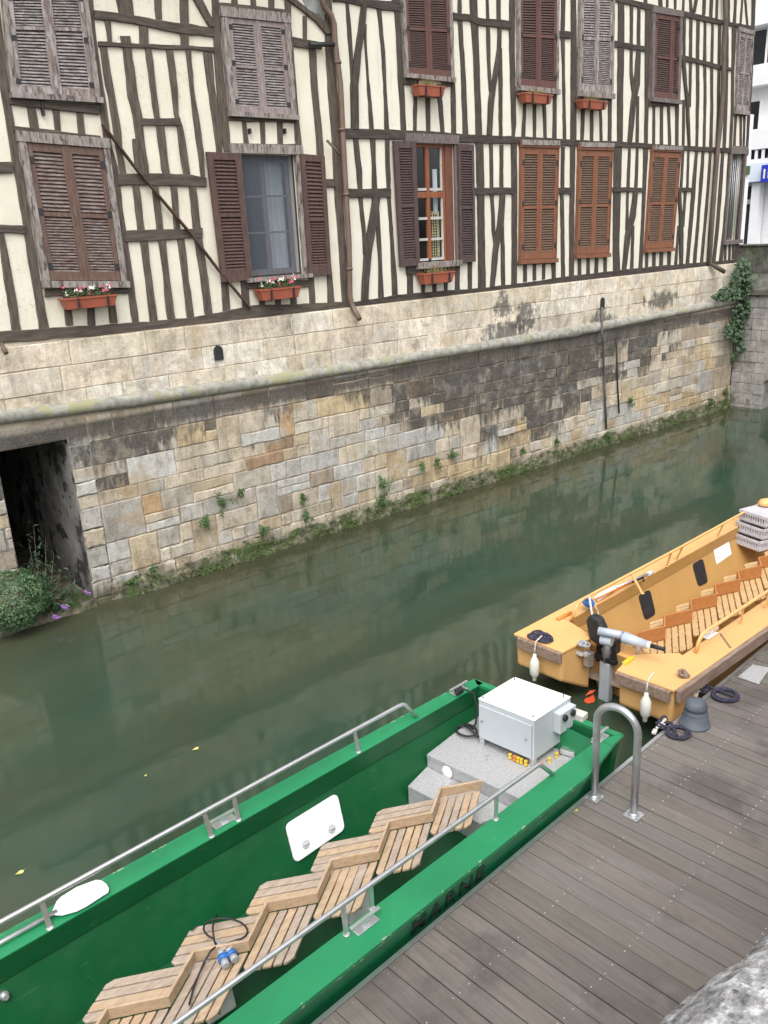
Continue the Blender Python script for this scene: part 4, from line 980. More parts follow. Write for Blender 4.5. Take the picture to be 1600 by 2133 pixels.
# ================================================================ BRIDGE AT THE END OF THE REACH
BR = thing('stone_bridge', (23, 6, 0), 'grey stone arch bridge with dark mossy parapet closing the canal at right', 'bridge')
BX = 22.34; m = MB(True); ya, yb = 10.66, 2.6
arch = [Vector((BX, ya, -1.2)), Vector((BX, ya, .75))]+[Vector((BX, lerp(ya, yb, k/14), .75+math.sin(math.pi*k/14)*1.75)) for k in range(1, 14)]+[Vector((BX, yb, .75)), Vector((BX, yb, -1.2))]
out = [Vector((BX, .3, -1.2)), Vector((BX, .3, 3.05)), Vector((BX, YW-.004, 3.05)), Vector((BX, YW-.004, -1.2))]
m.prism(arch+out, (6.5, 0, 0)); m.build('arch_body', M['bridge'], BR)
m = MB(); yb_ = 11.9
for k in range(11):                                       # facing stones on the abutment seen beside the wall
    zz = -.2+k*.29; y = YW-.006; 
    while y > ya+.05:
        y2 = max(ya+.01, y-random.uniform(.25, .6)); o = random.uniform(.012, .04); m.box((BX-o/2, (y+y2)/2, zz+.145), (o, y-y2-.012, .278)); y = y2
m.build('abutment_facing', M['bridge'], BR, bevel=.008)
m = MB(); m.box((BX+.05, 6, 3.10), (.34, 11.3, .12)); m.build('string_course', M['bridge_dark'], BR)
m = MB(); m.prism([(BX-.08, .3, 3.163), (BX+.32, .3, 3.163), (BX+.32, .3, 3.58)], (0, YW-.32, 0)); m.build('sloping_ledge', M['bridge_dark'], BR)
m = MB(); m.box((BX+.48, 6.15, 3.71), (.36, 11.7, 1.10)); m.box((BX+.48, 6.15, 4.285), (.44, 11.7, .05)); m.build('parapet', M['bridge_dark'], BR, bevel=.02)
m = MB(); m.box((BX+3.5, 6, 3.3), (5.6, 11.2, .5)); m.build('deck', M['asphalt'], BR)
# ================================================================ FAR BUILDINGS ACROSS THE BRIDGE
FB = thing('modern_building', (38.5, 12, 3.3), 'white modern building with dark windows and a blue lettered sign beyond the bridge', 'building')
XF = 38.0
def fq(y0, y1, z0, z1, dx=0.0, th=.3): return ((XF+dx+th/2, (y0+y1)/2, (z0+z1)/2), (th, abs(y1-y0), abs(z1-z0)))
m = MB(); m.box((XF+6.2, 12, 10), (12, 20, 14)); m.build('wall', M['render_white'], FB)
m = MB(); m.box(*fq(2, 22.2, 10.25, 11.05, -.5, .72)); m.box(*fq(2, 22.2, 7.75, 8.55, -.55, .76)); m.box(*fq(2, 22.2, 12.55, 13.4, -.4, .62)); build_each(m, 'balcony_band', M['render_white'], FB)
m = MB(); m.box(*fq(2, 22.2, 6.45, 7.2, -.52, .74)); m.build('fascia', M['render_blue'], FB)
for y0, y1, z0, z1 in ((17.2, 20.6, 11.1, 12.45), (19.45, 20.4, 8.6, 9.72), (13, 16.5, 11.1, 12.45), (15, 18, 8.6, 9.72), (10, 12.6, 11.1, 12.45)):
    m = MB(); m.box(*fq(y0, y1, z0, z1, .17, .06)); f = m.build('window', M['room'], FB); g = MB(); g.box(*fq(y0, y1, z0, z1, .165, .01)); g.build('pane', M['glass'], f)
    g = MB(); g.box(*fq(19.36, 19.44, z0, z1, .10, .1) if y1 > 20.5 else fq(y0-.04, y0+.04, z0, z1, .10, .1)); g.build('mullion', M['white'], f)
m = MB()
for k in range(60): m.box(*fq(2+k*.3, 2.12+k*.3, 7.36, 7.74, -.5, .06))
m.box(*fq(2, 22.2, 7.2, 7.36, -.5, .74)); m.build('railing', M['render_white'], FB); m = MB(); m.box(*fq(2, 22, 7.36, 7.74, -.2, .05)); m.build('railing_gap', M['room'], FB)
m = MB(); m.box(*fq(17.2, 18.74, 6.40, 7.08, -.75, .12)); s = m.build('sign', M['sign'], FB)
text_mesh('IE', 'sign_letters', M['letter'], Matrix.Translation((XF-.756, 18.66, 6.55))@Matrix(((0, 0, 1, 0), (-1, 0, 0, 0), (0, 1, 0, 0), (0, 0, 0, 1))), .52, .006, s, .01)
for y0, y1 in ((19.35, 20.6), (15, 18.4)):
    m = MB(); m.box(*fq(y0, y1, 3.3, 6.3, .10, .1)); m.build('doorway', M['room'] if y0 > 19 else M['render_blue'], FB)
m = MB(); m.box(*fq(18.95, 19.33, 3.3, 6.4, -.3, .4)); m.box(*fq(20.15, 20.3, 3.3, 6.3, -.1, .2)); build_each(m, 'column', M['render_white'], FB)
m = MB(); m.box(*fq(19.4, 20.1, 5.55, 5.75, -.1, .2)); m.build('transom', M['grey_p'], FB)
# ================================================================ STRUCTURE: ground, street, water
def sheet(name, x0, x1, y0, y1, z, mtl):
    m = MB(); m.face([(x0, y0, z), (x1, y0, z), (x1, y1, z), (x0, y1, z)]); return tag(m.build(name, mtl), kind='structure')
sheet('ground', -400, 600, -400, 600, -1.25, M['earth']); sheet('water', -60, 60, .3, D+.5, 0, M['water'])
m = MB(); m.box((60, 30, 2.9), (60, 90, .8)); tag(m.build('street', M['asphalt']), kind='structure')
m = MB(); m.box((0, -12.6, 1.3), (80, 25, 4)); tag(m.build('pavement', M['bridge']), kind='structure')
m = MB(); m.box((0, .12, 1.35), (80, .42, 4.7)); tag(m.build('near_quay_wall', M['bridge']), 'plain grey stone quay wall behind the wooden landing stage', 'wall')
# rough lichen-covered coping stone beside the camera
m = MB(); R = []; x = -1.6; prof = [(y_+.050, z_+.004) for y_, z_ in [(-.45, 3.70), (-.45, 3.90), (-.40, 3.97), (-.28, 4.0), (-.12, 4.01), (.04, 4.0), (.18, 3.995), (.29, 3.98), (.36, 3.95), (.405, 3.89), (.41, 3.80), (.39, 3.70)]]
PR = []
for a, b in zip(prof, prof[1:]):
    n = max(1, int(math.dist(a, b)/.018)); PR += [(lerp(a[0], b[0], k/n), lerp(a[1], b[1], k/n)) for k in range(n)]
PR.append(prof[-1])
while x < 3.4:
    ring = []
    for y, z in PR:
        v = Vector((x, y, z)); d = noise.fractal(v*5, 1.0, 2.0, 5)*.022+noise.noise(v*2.2)*.022; d2 = noise.fractal(v*6+Vector((9, 3, 1)), 1, 2, 4)*.02
        ring.append(m.b.verts.new((x, y+d2, z+d)))
    R.append(ring); x += .018
for a, b in zip(R, R[1:]):
    for k in range(len(a)-1): m.b.faces.new((a[k], b[k], b[k+1], a[k+1]))
m.b.faces.new(R[0]); m.b.faces.new(R[-1][::-1])
tag(m.build('parapet_coping', M['coping'], smooth=True), 'rough white and grey lichened limestone coping in the near corner', 'parapet')
# ================================================================ LANDING STAGE
EA, EB = Vector((1.98, 3.336, .5)), Vector((8.50, 3.733, .5)); ED = (EB-EA).normalized(); EN = Vector((ED.y, -ED.x, 0))   # along the edge / inland
def dk(s, t, z=.5): p = EA+ED*s+EN*t; return Vector((p.x, p.y, z))
DK = thing('landing_stage', (5, 2, 0), 'grey boarded landing stage with aluminium edge strip beside the boats', 'jetty')
m = MB(True); s = -6.5; pw = .148
while s < 13:
    g = random.uniform(.86, 1.12); c = (.172*g, .152*g*random.uniform(.98, 1.02), .134*g*random.uniform(.97, 1.03)); dz = random.uniform(-.002, .002)
    gp = random.choice((.002, .003, .003, .0055)); a, b = s+gp, s+pw-gp; e = 4.6
    m.hexa([dk(a, .035, .462+dz), dk(b, .035, .462+dz), dk(b, e, .462+dz), dk(a, e, .462+dz), dk(a, .035, .5+dz), dk(b, .035, .5+dz), dk(b, e, .5+dz), dk(a, e, .5+dz)], c); s += pw
m.build('deck_boards', M['dock'], DK)
m = MB(); m.bar(dk(-6.5, .015, .47), dk(13, .015, .47), .034, .075); m.bar(dk(-6.5, .02, .35), dk(13, .02, .35), .03, .16); m.build('edge_strip', M['alu'], DK)
m = MB(); m.bar(dk(-6.5, 2.4, .33), dk(13, 2.4, .33), 4.4, .24); m.build('float_frame', M['black'], DK)
m = MB(); s = -6.5
while s < 13:
    for t in (.075, .50, 1.07, 1.65, 2.2):
        for k in (.03, pw-.03):
            if random.random() < .86: m.lathe(dk(s+k, t+random.uniform(-.006, .006), .4995), [(.0058, 0), (.0052, .0045)], 6)
    s += pw
tag(m.build('screw_heads', M['alu'], DK), kind='stuff')
# grab hoop for the ladder
A_, B_ = atZ(1238, 1662, .5), atZ(1320, 1700, .5); GH = thing('ladder_hoop', tuple((A_+B_)/2), 'tall galvanised grab hoop bolted to the landing stage boards', 'handrail'); u = (B_-A_); r = u.length/2; u.normalize(); H_ = .92
m = MB(); cz = .5+H_-r; mid = (A_+B_)/2
pts = [A_+Vector((0, 0, .01)), Vector((A_.x, A_.y, cz-.15))]+[Vector((mid.x, mid.y, cz))-u*(r*math.cos(math.pi*k/16))+Vector((0, 0, r*math.sin(math.pi*k/16))) for k in range(17)]+[Vector((B_.x, B_.y, cz-.15)), B_+Vector((0, 0, .01))]
m.tube(pts, .030, 16); m.build('hoop', M['galv'], GH)
for p in (A_, B_):
    m = MB(); az = math.atan2(ED.y, ED.x); m.box(p+Vector((0, 0, .009)), (.125, .125, .014), az)
    for i in (-1, 1):
        for j in (-1, 1): m.lathe(p+Matrix.Rotation(az, 3, 'Z')@Vector((i*.045, j*.045, .016)), [(.009, 0), (.009, .008)], 6)
    m.lathe(p+Vector((0, 0, .012)), [(.045, 0), (.034, .025)], 14); m.build('base_plate', M['alu'], GH)
# bollard, ropes, cover plate
p = atZ(1447, 1508, .5); BO = thing('bollard', tuple(p), 'blue-grey mushroom bollard near the edge of the landing stage', 'bollard')
m = MB(); m.lathe(p, [(.142, 0), (.142, .015), (.134, .02), (.112, .115), (.107, .125), (.110, .14), (.098, .148), (.095, .165), (.103, .175), (.102, .20), (.088, .235), (.062, .255), (.03, .264), (.004, .266)], 28); m.build('body', M['bollard'], BO, smooth=True)
def coil(px, r, turns, th, label, m_, z=.5, tail=None):
    p = atZ(*px, z); m = MB(); pts = []
    n = int(turns*26)
    for k in range(n+1):
        t = k/26*2*math.pi; rr = r*(1+.10*math.sin(k*.37)+.05*random.random())-k*.00025; pts.append(p+Vector((math.cos(t)*rr, math.sin(t)*rr*.92, th+.5*th*(k/26)*.9+random.random()*.006)))
    if tail: pts += [Vector(q) for q in tail]
    m.tube(pts, th, 8); return tag(m.build('rope_coil', m_, smooth=True), label, 'rope', 'coils of mooring rope on the landing stage')
def knot(px, label, z=.5):
    p = atZ(*px, z); m = MB()
    for k in range(5):
        a, b, c = [random.uniform(.02, .05) for _ in range(3)]; ph = random.random()*6; pts = [p+Vector((-.05+.03*k, -.02+.01*k, .035))+Vector((a*math.cos(t*2*math.pi/14+ph), b*math.sin(t*2*math.pi/14), c*.6*math.sin(t*2*math.pi/14+1))) for t in range(14)]; m.tube(pts, .011, 6, closed=True)
    m.build('_k', M['rope_navy']) if 0 else None; return p, m
k1 = atZ(1385, 1512, .5); k2 = atZ(1462, 1440, .5)
coil((1412, 1530), .105, 2.6, .013, 'smaller coil of navy rope between bollard and ladder hoop', M['rope_navy'], tail=[k1+Vector((.06, -.03, .02)), k1+Vector((0, 0, .03))])
coil((1510, 1452), .125, 2.8, .014, 'larger coil of navy rope beyond the bollard', M['rope_navy'], tail=[k2+Vector((.10, -.02, .02)), k2+Vector((0, 0, .03))])
for px, lab in (((1378, 1515), 'navy rope knotted round a white cleat before the bollard'), ((1462, 1440), 'navy rope knotted round a white cleat behind the bollard')):
    p, mk = knot(px, lab); t = thing('mooring_cleat', tuple(p), lab, 'cleat', 'mooring cleats on the landing stage'); mk.build('rope', M['rope_navy'], t, smooth=True)
    m = MB(); m.bar(p-ED*.10+Vector((0, 0, .035)), p+ED*.08+Vector((0, 0, .05)), .024, .024); m.box(p+Vector((0, 0, .02)), (.06, .05, .04)); m.box(p-ED*.13+Vector((0, 0, .015)), (.07, .04, .03), .3); m.build('horn', M['rope_white'], t, bevel=.008)
P = [atZ(*q, .504) for q in ((1537, 1411), (1568, 1386), (1604, 1393), (1581, 1427))]; m = MB(); m.prism(P, (0, 0, .012))
c = sum(P, Vector())/4; tag(m.build('cover_plate', M['alu_plate'], bevel=.004), 'pale square metal plate lying on the deck boards', 'plate')
def fallen(px, z, sz, label, mtl, group='fallen leaves'):
    p = atZ(*px, z+.006); m = MB(); n = 6; pl = []
    for k in range(10): t = 2*math.pi*k/10; pl.append(p+Vector((math.cos(t)*sz*(1+.15*random.random()), math.sin(t)*sz*.55, .006*math.sin(t*2))))
    m.face(pl); m.tube([p+Vector((sz*.9, 0, .002)), p+Vector((sz*1.7, .01, .004))], .0015, 4); return tag(m.build('fallen_leaf', mtl), label, 'leaf', group)
fallen((1200, 1689), .5, .020, 'yellow leaf on the deck boards by the ladder hoop', M['leaf_yellow'])
fallen((407, 1560), 0, .035, 'yellow leaf floating on the open water beyond the handrail', M['leaf_yellow'])
fallen((40, 1818), 0, .035, 'pale leaf floating at the left edge of the water', M['leaf_yellow'])
fallen((302, 1616), 0, .018, 'tiny pale leaf floating between the two yellow leaves', M['leaf_yellow'])
# ================================================================ BOATS
def hull_parts(st, mo, mi, boat, lip=.165, floor=.12, slope=.20, th=.03):
    # st: stations (x, yLo, yLi, yRi, yRo, zg, zb) ; gunwale, outer skin, inner skin
    for i, j in ((1, 2), (3, 4)):
        G = MB(); rings = []
        for a in st: rings.append([G.b.verts.new(q) for q in ((a[0], a[i], a[5]), (a[0], a[j], a[5]), (a[0], a[j], a[5]-th), (a[0], a[i], a[5]-th))])
        for p, q in zip(rings, rings[1:]):
            for k in range(4): G.b.faces.new((p[k], q[k], q[(k+1) % 4], p[(k+1) % 4]))
        G.b.faces.new(rings[0]); G.b.faces.new(rings[-1][::-1]); G.build('gunwale', mo, boat)
    for a, b in ():
        for i, j in ():
            p = [Vector((a[0], a[i], a[5])), Vector((b[0], b[i], b[5])), Vector((b[0], b[j], b[5])), Vector((a[0], a[j], a[5]))]
            G.hexa([q-Vector((0, 0, th)) for q in p]+p)

    m = MB(); R = []
    for x, lo, li, ri, ro, zg, zb in st:
        R.append([m.b.verts.new(q) for q in ((x, lo-.035, zg-th-.002), (x, lo-.26, zb+.12), (x, lo-.34, zb), (x, ro+.34, zb), (x, ro+.26, zb+.12), (x, ro+.035, zg-th-.002))])
    for a, b in zip(R, R[1:]):
        for k in range(5): m.b.faces.new((a[k], b[k], b[k+1], a[k+1]))
    m.b.faces.new(R[0]); m.b.faces.new(R[-1][::-1]); hull = m.build('hull', mo, boat)
    m = MB(); R = []
    for x, lo, li, ri, ro, zg, zb in st:
        R.append([m.b.verts.new(q) for q in ((x, li-.004, zg-.006), (x, li-.004, zg-lip), (x, li+.012, zg-lip-.002), (x, li-slope, floor), (x, ri+slope, floor), (x, ri-.012, zg-lip-.002), (x, ri+.004, zg-lip), (x, ri+.004, zg-.006))])
    for a, b in zip(R, R[1:]):
        for k in range(7): m.b.faces.new((a[k], b[k], b[k+1], a[k+1]))
    inn = m.build('inner_skin', mi, boat); return hull, inn
def zigzag(boat, V, zs, zb, mb, ms1, ms2, sup, side_first=1, thick=.022, ext=1.5, wk=.98, planks=4, extr=None):
    # bench along the centre line: a folded back board with slatted seats in its notches
    bench = bpy.data.objects.new('bench', None); C.objects.link(bench); bench.parent = boat
    ups = [Vector((p.x, p.y, zb)) for p in V]
    for i, (a, b) in enumerate(zip(ups, ups[1:])):
        m = MB(); d = (b-a).normalized()*.008; a2 = Vector((a.x, a.y, zs+.006)); b2 = Vector((b.x, b.y, zs+.006)); n = Vector((d.y, -d.x, 0)).normalized()*thick/2
        if i % 2: n = n*1.0
        m.hexa([a2-n-d, b2-n+d, b2+n+d, a2+n-d, a-n-d+Vector((0, 0, .0005*(i % 2))), b-n+d+Vector((0, 0, .0005*(i % 2))), b+n+d+Vector((0, 0, .0005*(i % 2))), a+n-d+Vector((0, 0, .0005*(i % 2)))]); o = m.build('back_board', mb, bench, bevel=.005)
    for i in range(1, len(V)-1):
        v = Vector((V[i].x, V[i].y, zs)); up = V[i].y > (V[i-1].y+V[i+1].y)/2
        A = V[i-1]-V[i]; B = V[i+1]-V[i]; A.z = B.z = 0
        # left-hand seats run their slats along A (towards the stern end), right-hand seats along B
        e1, e2 = (B, A) if not up else (B, A)
        m = MB(); L = ext if not up else (extr or ext); n = planks+1 if up else planks
        for k in range(n):
            t0 = (k+.06)/n*wk+.03; t1 = (k+.90)/n*wk+.03; c = .03; q = [v+e2*t0+e1*c, v+e2*t1+e1*c, v+e2*t1+e1*(L-.02*(k in (n-1,))), v+e2*t0+e1*L]
            if k == n-1: q = [q[0], q[1], v+e2*t1+e1*(L-.11), v+e2*(t1-.10)+e1*L, q[3]]
            if k == 0: q = q[:-1]+[v+e2*(t0+.09)+e1*L, v+e2*t0+e1*(L-.11)]
            m.mi = random.choice((0, 0, 1, 1, 1)); m.prism([p+Vector((0, 0, -.022)) for p in q], (0, 0, .022))
        m.mi = 0; m.bar(v+e2*.1+e1*L*.3-Vector((0, 0, .042)), v+e2*.95+e1*L*.3-Vector((0, 0, .042)), .05, .036); m.bar(v+e2*.1+e1*L*.8-Vector((0, 0, .042)), v+e2*.95+e1*L*.8-Vector((0, 0, .042)), .05, .036)
        m.build('seat', [ms1, ms2], bench, bevel=.004)
    return bench
# ---- green boat
GB = thing('passenger_boat', (3, 4.2, 0), 'green open passenger boat with zigzag slatted bench and white cabinet, moored nearest', 'boat', 'electric passenger boats')
def gb(x): return (x, 5.10+.026*(x-.7), 4.885+.040*(x-.68), 3.52+.050*(x-1.48), 3.29+.055*(x-1.84))
ST = [gb(x)+(.75, -.25) for x in (-3.2, -2, -1, 0, 1, 2, 3, 4, 4.5, 4.85)]
ST += [(5.12, 5.205, 5.065, 3.695, 3.51, .75, -.2), (5.34, 5.195, 5.075, 3.715, 3.56, .75, -.12)]
HULL, INNER = hull_parts(ST, M['green'], M['green_shaded'], GB)
# transom with sloping stern
m = MB(); a, b, c, d = Vector((5.345, 5.195, .75)), Vector((5.565, 3.615, .75)), Vector((5.49, 3.64, .75)), Vector((5.28, 5.10, .75)); dn = Vector((0, 0, -.028)); m.hexa([p+dn for p in (a, b, c, d)]+[a, b, c, d])
e = Vector((5.345, 3.565, .75)); f = Vector((5.565, 3.60, .75)); m.hexa([p+dn for p in (e, f, c, Vector((5.345, 3.72, .75)))]+[e, f, c, Vector((5.345, 3.72, .75))]); m.build('transom_cap', M['green'], GB)
m = MB(); m.hexa([Vector((5.25, 5.17, -.2)), Vector((5.30, 3.62, -.2)), Vector((5.26, 3.62, -.2)), Vector((5.21, 5.17, -.2)), a+dn-Vector((.01, .01, 0)), b+dn-Vector((.01, -.012, 0)), b+dn-Vector((.075, -.03, 0)), a+dn-Vector((.075, .02, 0))]); m.build('transom', M['green_shaded'], GB)
m = MB(); x0 = -3.2; g = gb(x0); m.hexa([Vector((x0-.04, g[1], -.2)), Vector((x0-.04, g[4], -.2)), Vector((x0, g[4], -.2)), Vector((x0, g[1], -.2)), Vector((x0-.04, g[1], .75)), Vector((x0-.04, g[4], .75)), Vector((x0-.002, g[4], .75)), Vector((x0-.002, g[1], .75))]); m.build('bow_board', M['green'], GB)
ZG = [atZ(x, y, .615) for x, y in ((1002, 1625), (917, 1641), (899, 1691), (809, 1709), (787, 1770), (690, 1789), (659, 1858), (556, 1877), (516, 1957), (403, 1980), (350, 2072), (222, 2099))]
st_ = (ZG[-1]-ZG[3])/8*2
for k in range(6): ZG.append(ZG[-2]+(ZG[-2]-ZG[-4]))
BN = zigzag(GB, ZG, .52, .615, M['teak'], M['teak'], M['teak_g'], None)
for q in ((757, 1912), (468, 2112)):
    p = atZ(*q, .125); p = p+Vector((-.02, .10, 0))
    for dx in (0,):
        m = MB(); pr = [(-.11, .0), (.11, .0), (.09, .25), (.13, .372), (-.13, .372), (-.09, .25)]; m.prism([p+Vector((x, -.12, z)) for x, z in pr], (0, .26, 0)); m.build('support', M['white'], BN, bevel=.02)
for i in range(6):
    p = ZG[8+i]; m = MB(); m.box((p.x-.05, p.y, .31), (.14, .2, .37)); m.build('support', M['white'], BN, bevel=.02) if i > 3 else None
# handrails
def rail(pts, r, posts, name, mtl, boat, zt, zg, pr=.016, flat=False):
    m = MB(); m.tube(pts, r, 12); o = m.build(name, mtl, boat, smooth=True)
    for q in posts:
        p = atZ(*q, zg) if isinstance(q, tuple) else q; t = min(((lerp(a, b, k/40)) for a, b in zip(pts, pts[1:]) for k in range(41)), key=lambda w_: (w_.x-p.x)**2+(w_.y-p.y)**2)
        m = MB(); m.bar(p, Vector((t.x, t.y, t.z)), .034, .012, Vector((0, 1, 0))); m.lathe(p, [(.028, 0), (.022, .006)], 10); m.build('rail_post', mtl, o)
    return o
ZT = .955; a, b = atZ(0, 1922, ZT), atZ(843, 1464, ZT); e = atZ(869, 1494, .75); d = (b-a).normalized(); a0 = a-d*3.0
rail([a0, a, b-d*.08, b-d*.03+Vector((0, 0, -.004)), b+d*.01+Vector((0, 0, -.03)), e+d*.0+Vector((0, 0, .0))], .0185, [(747, 1566), (497, 1708), (441, 1742), (104, 1933)], 'handrail', M['alu'], GB, ZT, .75)
a, b = atZ(365, 2133, ZT), atZ(1126, 1590, ZT); e = atZ(1152, 1613, .75); d = (b-a).normalized(); a0 = a-d*3.0
rail([a0, a, b-d*.06, b-d*.02+Vector((0, 0, -.003)), b+d*.015+Vector((0, 0, -.03)), e], .0185, [(1033, 1706), (775, 1892), (722, 1946)], 'handrail', M['alu'], GB, ZT, .75)
def cleat(px, boat, rz, mtl=None, L=.20, z=.75):
    p = atZ(*px, z); m = MB(); m.box(p+Vector((0, 0, .006)), (L*.95, .075, .010), rz); m.box(p+Vector((0, 0, .03)), (.05, .035, .05), rz); q = Matrix.Rotation(rz, 3, 'Z')@Vector((L*.62, 0, 0)); m.bar(p-q+Vector((0, 0, .06)), p+q+Vector((0, 0, .062)), .026, .016); return m.build('cleat', M['alu'] if mtl is None else mtl, boat, bevel=.003)
cleat((467, 1713), GB, .03); cleat((762, 1928), GB, .05); cleat((956, 1440), GB, .05); cleat((1250, 1540), GB, .08)
# white inspection hatch on the inner side
pl = Vector((2.5, gb(2.5)[2], .585)); nn = Vector((0, -.465, .20)).normalized(); nn = Vector((.04*.9, -1, .43)).normalized()
Q = [atP(x, y, pl, nn) for x, y in ((592, 1718), (700, 1651), (717, 1727), (613, 1799))]; m = MB(); rp = []
for i in range(4):
    p, o, n_ = Q[i], Q[i-1], Q[(i+1) % 4]; u, v = (o-p).normalized(), (n_-p).normalized(); rr = .055
    for k in range(5): t = k/4; rp.append(p+u*rr*(1-t)**2+v*rr*t**2)
m.prism(rp, nn*.022); HT = m.build('hatch', M['white'], GB, bevel=.006)
for x, y in ((634, 1758), (688, 1726)):
    p = atP(x, y, pl, nn)+nn*.023; m = MB(); m.lathe(p, [(.036, 0), (.033, .004), (.026, .0042)], 16, nn.to_track_quat('Z', 'Y').to_matrix()); m.box(p+nn*.006, (.045, .012, .012)); m.build('latch', M['crate'], HT)
# aft platform of tread plate, two steps
zp = .45; A, B = atZ(889, 1572, zp), atZ(1083, 1664, zp); m = MB(); poly = [A, B, Vector((5.36, 3.73, zp)), Vector((5.27, 5.05, zp))]; m.prism([p-Vector((0, 0, .03)) for p in poly], (0, 0, .03))
dn = Vector((0, 0, -.32)); m.hexa([p+dn for p in (A, B, B+Vector((.02, 0, 0)), A+Vector((.02, 0, 0)))]+[p-Vector((0, 0, .031)) for p in (A+Vector((.006, 0, 0)), B+Vector((.006, 0, 0)), B+Vector((.026, 0, 0)), A+Vector((.026, 0, 0)))]); PF = m.build('aft_platform', M['alu_plate'], GB)
zq = .32; q = [atZ(850, 1638, zq), atZ(1000, 1716, zq)]; m = MB(); u = (q[1]-q[0]); poly = [q[0], q[0]+u*1.0, A+(B-A)*.95+Vector((-.004, 0, zq-zp)), A+Vector((-.004, 0, zq-zp))]; m.prism([p-Vector((0, 0, .025)) for p in poly], (0, 0, .025)); m.hexa([p-Vector((0, 0, .2)) for p in (poly[0], poly[1], poly[1]+Vector((.02, 0, 0)), poly[0]+Vector((.02, 0, 0)))]+[p-Vector((0, 0, .026)) for p in (poly[0]+Vector((.004, 0, 0)), poly[1]+Vector((.004, 0, 0)), poly[1]+Vector((.024, 0, 0)), poly[0]+Vector((.024, 0, 0)))]); m.build('step', M['alu_plate'], GB)
fn = (B-A).cross(Vector((0, 0, 1))).normalized(); fn = fn if fn.x < 0 else -fn
p = atP(932, 1608, A, fn); m = MB(); m.lathe(p+fn*.002, [(.062, 0), (.058, .012), (.03, .014)], 20, fn.to_track_quat('Z', 'Y').to_matrix()); m.build('inspection_disc', M['white'], PF)
# lettering on the side facing the stage
lx0 = 2.86; ang = math.atan(.055); s0 = gb(lx0)[4]+.035+(.718-.485)*.265; til = math.atan2(.225, .85)
text_mesh('MARNE', 'name_lettering', M['black'], Matrix.Translation((lx0+.005, s0-.010, .485))@Matrix.Rotation(ang, 4, 'Z')@Matrix.Rotation(math.radians(90)+til, 4, 'X'), .20, .0015, HULL, .001)
# bolt fitting on the inner side at the left
p = atP(8, 2073, pl+Vector((0, -.1, -.25)), nn); m = MB(); m.lathe(p, [(.03, 0), (.03, .03), (.018, .035), (.018, .06)], 14, nn.to_track_quat('Z', 'Y').to_matrix()); m.build('skin_fitting', M['alu'], GB)
# ---- cabinet on the platform
T = [atZ(*q, .925) for q in ((997, 1457), (1072, 1412), (1189, 1453), (1113, 1503))]; fl, bl, br, fr = T
CB_ = thing('electrical_cabinet', tuple((fl+br)/2+Vector((0, 0, -.475))), 'white electrical cabinet standing on the aft platform of the green boat', 'cabinet')
m = MB(); dn = Vector((0, 0, -.40)); m.hexa([p+dn for p in T]+T); m.build('body', M['cabinet'], CB_, bevel=.006)
m = MB(); cx = (fl+br)/2; m.hexa([cx+(p-cx)*1.012+Vector((0, 0, .0015)) for p in T]+[cx+(p-cx)*1.012+Vector((0, 0, .010)) for p in T]); m.build('lid', M['white'], CB_, bevel=.004)
u = (fr-fl).normalized(); fn = Vector((u.y, -u.x, 0)); fn = fn if fn.x < 0 else -fn; w_ = (fr-fl).length
m = MB(); q0 = fl+u*.012+fn*.003; q1 = fl+u*(w_-.02)+fn*.003; m.hexa([q0+Vector((0, 0, -.385)), q1+Vector((0, 0, -.385)), q1+fn*.012+Vector((0, 0, -.385)), q0+fn*.012+Vector((0, 0, -.385)), q0+Vector((0, 0, -.045)), q1+Vector((0, 0, -.045)), q1+fn*.012+Vector((0, 0, -.045)), q0+fn*.012+Vector((0, 0, -.045))]); DR = m.build('door', M['cabinet'], CB_, bevel=.003)
for t in (.08, .88):
    p = fl+u*(w_*t)+fn*.016+Vector((0, 0, -.20)); m = MB(); m.lathe(p, [(.014, 0), (.012, .008)], 12, fn.to_track_quat('Z', 'Y').to_matrix()); m.build('lock', M['galv'], DR)
for k, (t1, t2) in enumerate(((.04, .06), (.93, .08), (.06, .9), (.94, .92))):
    p = fl+(fr-fl)*t1+(bl-fl)*t2; m = MB(); m.box(p+Vector((0, 0, -.437)), (.05, .05, .072), math.atan2(u.y, u.x)); m.build('foot', M['alu'], CB_)
    m = MB(); m.tube([p+Vector((0, 0, .01)), p+Vector((0, 0, .035 if k in (0, 1) else .06))], .008 if k in (0, 1) else .004, 6); m.build('lifting_stud', M['grey_p'] if k in (0, 1) else M['black'], CB_)
v = (br-fr).normalized(); rn = Vector((v.y, -v.x, 0)); rn = rn if rn.y < 0 else -rn; L_ = (br-fr).length
p0 = fr+v*L_*.52; p1 = fr+v*L_*.96; m = MB(); z0, z1 = Vector((0, 0, -.235)), Vector((0, 0, -.035)); m.hexa([p0+z0, p1+z0, p1+z0+rn*.075, p0+z0+rn*.075, p0+z1, p1+z1, p1+z1+rn*.075, p0+z1+rn*.075]); JB = m.build('socket_box', M['cabinet'], CB_, bevel=.004)
for t in (.25, .75):
    p = lerp(p0, p1, t)+rn*.076+Vector((0, 0, -.085)); m = MB(); m.lathe(p, [(.030, 0), (.030, .022), (.02, .024)], 16, rn.to_track_quat('Z', 'Y').to_matrix()); m.build('socket', M['black'], JB)
for k, (t, c) in enumerate(((.60, 'yellow_p'), (.68, 'orange_p'), (.74, 'yellow_p'), (.80, 'yellow_p'), (.88, 'yellow_p'))):
    p = fl+u*w_*t+fn*.02+Vector((0, 0, -.435)); m = MB(); m.lathe(p, [(.016, -.035), (.016, -.02), (.013, -.018), (.013, .004), (.016, .006), (.016, .016)], 12); m.build('cable_gland', M[c], CB_)
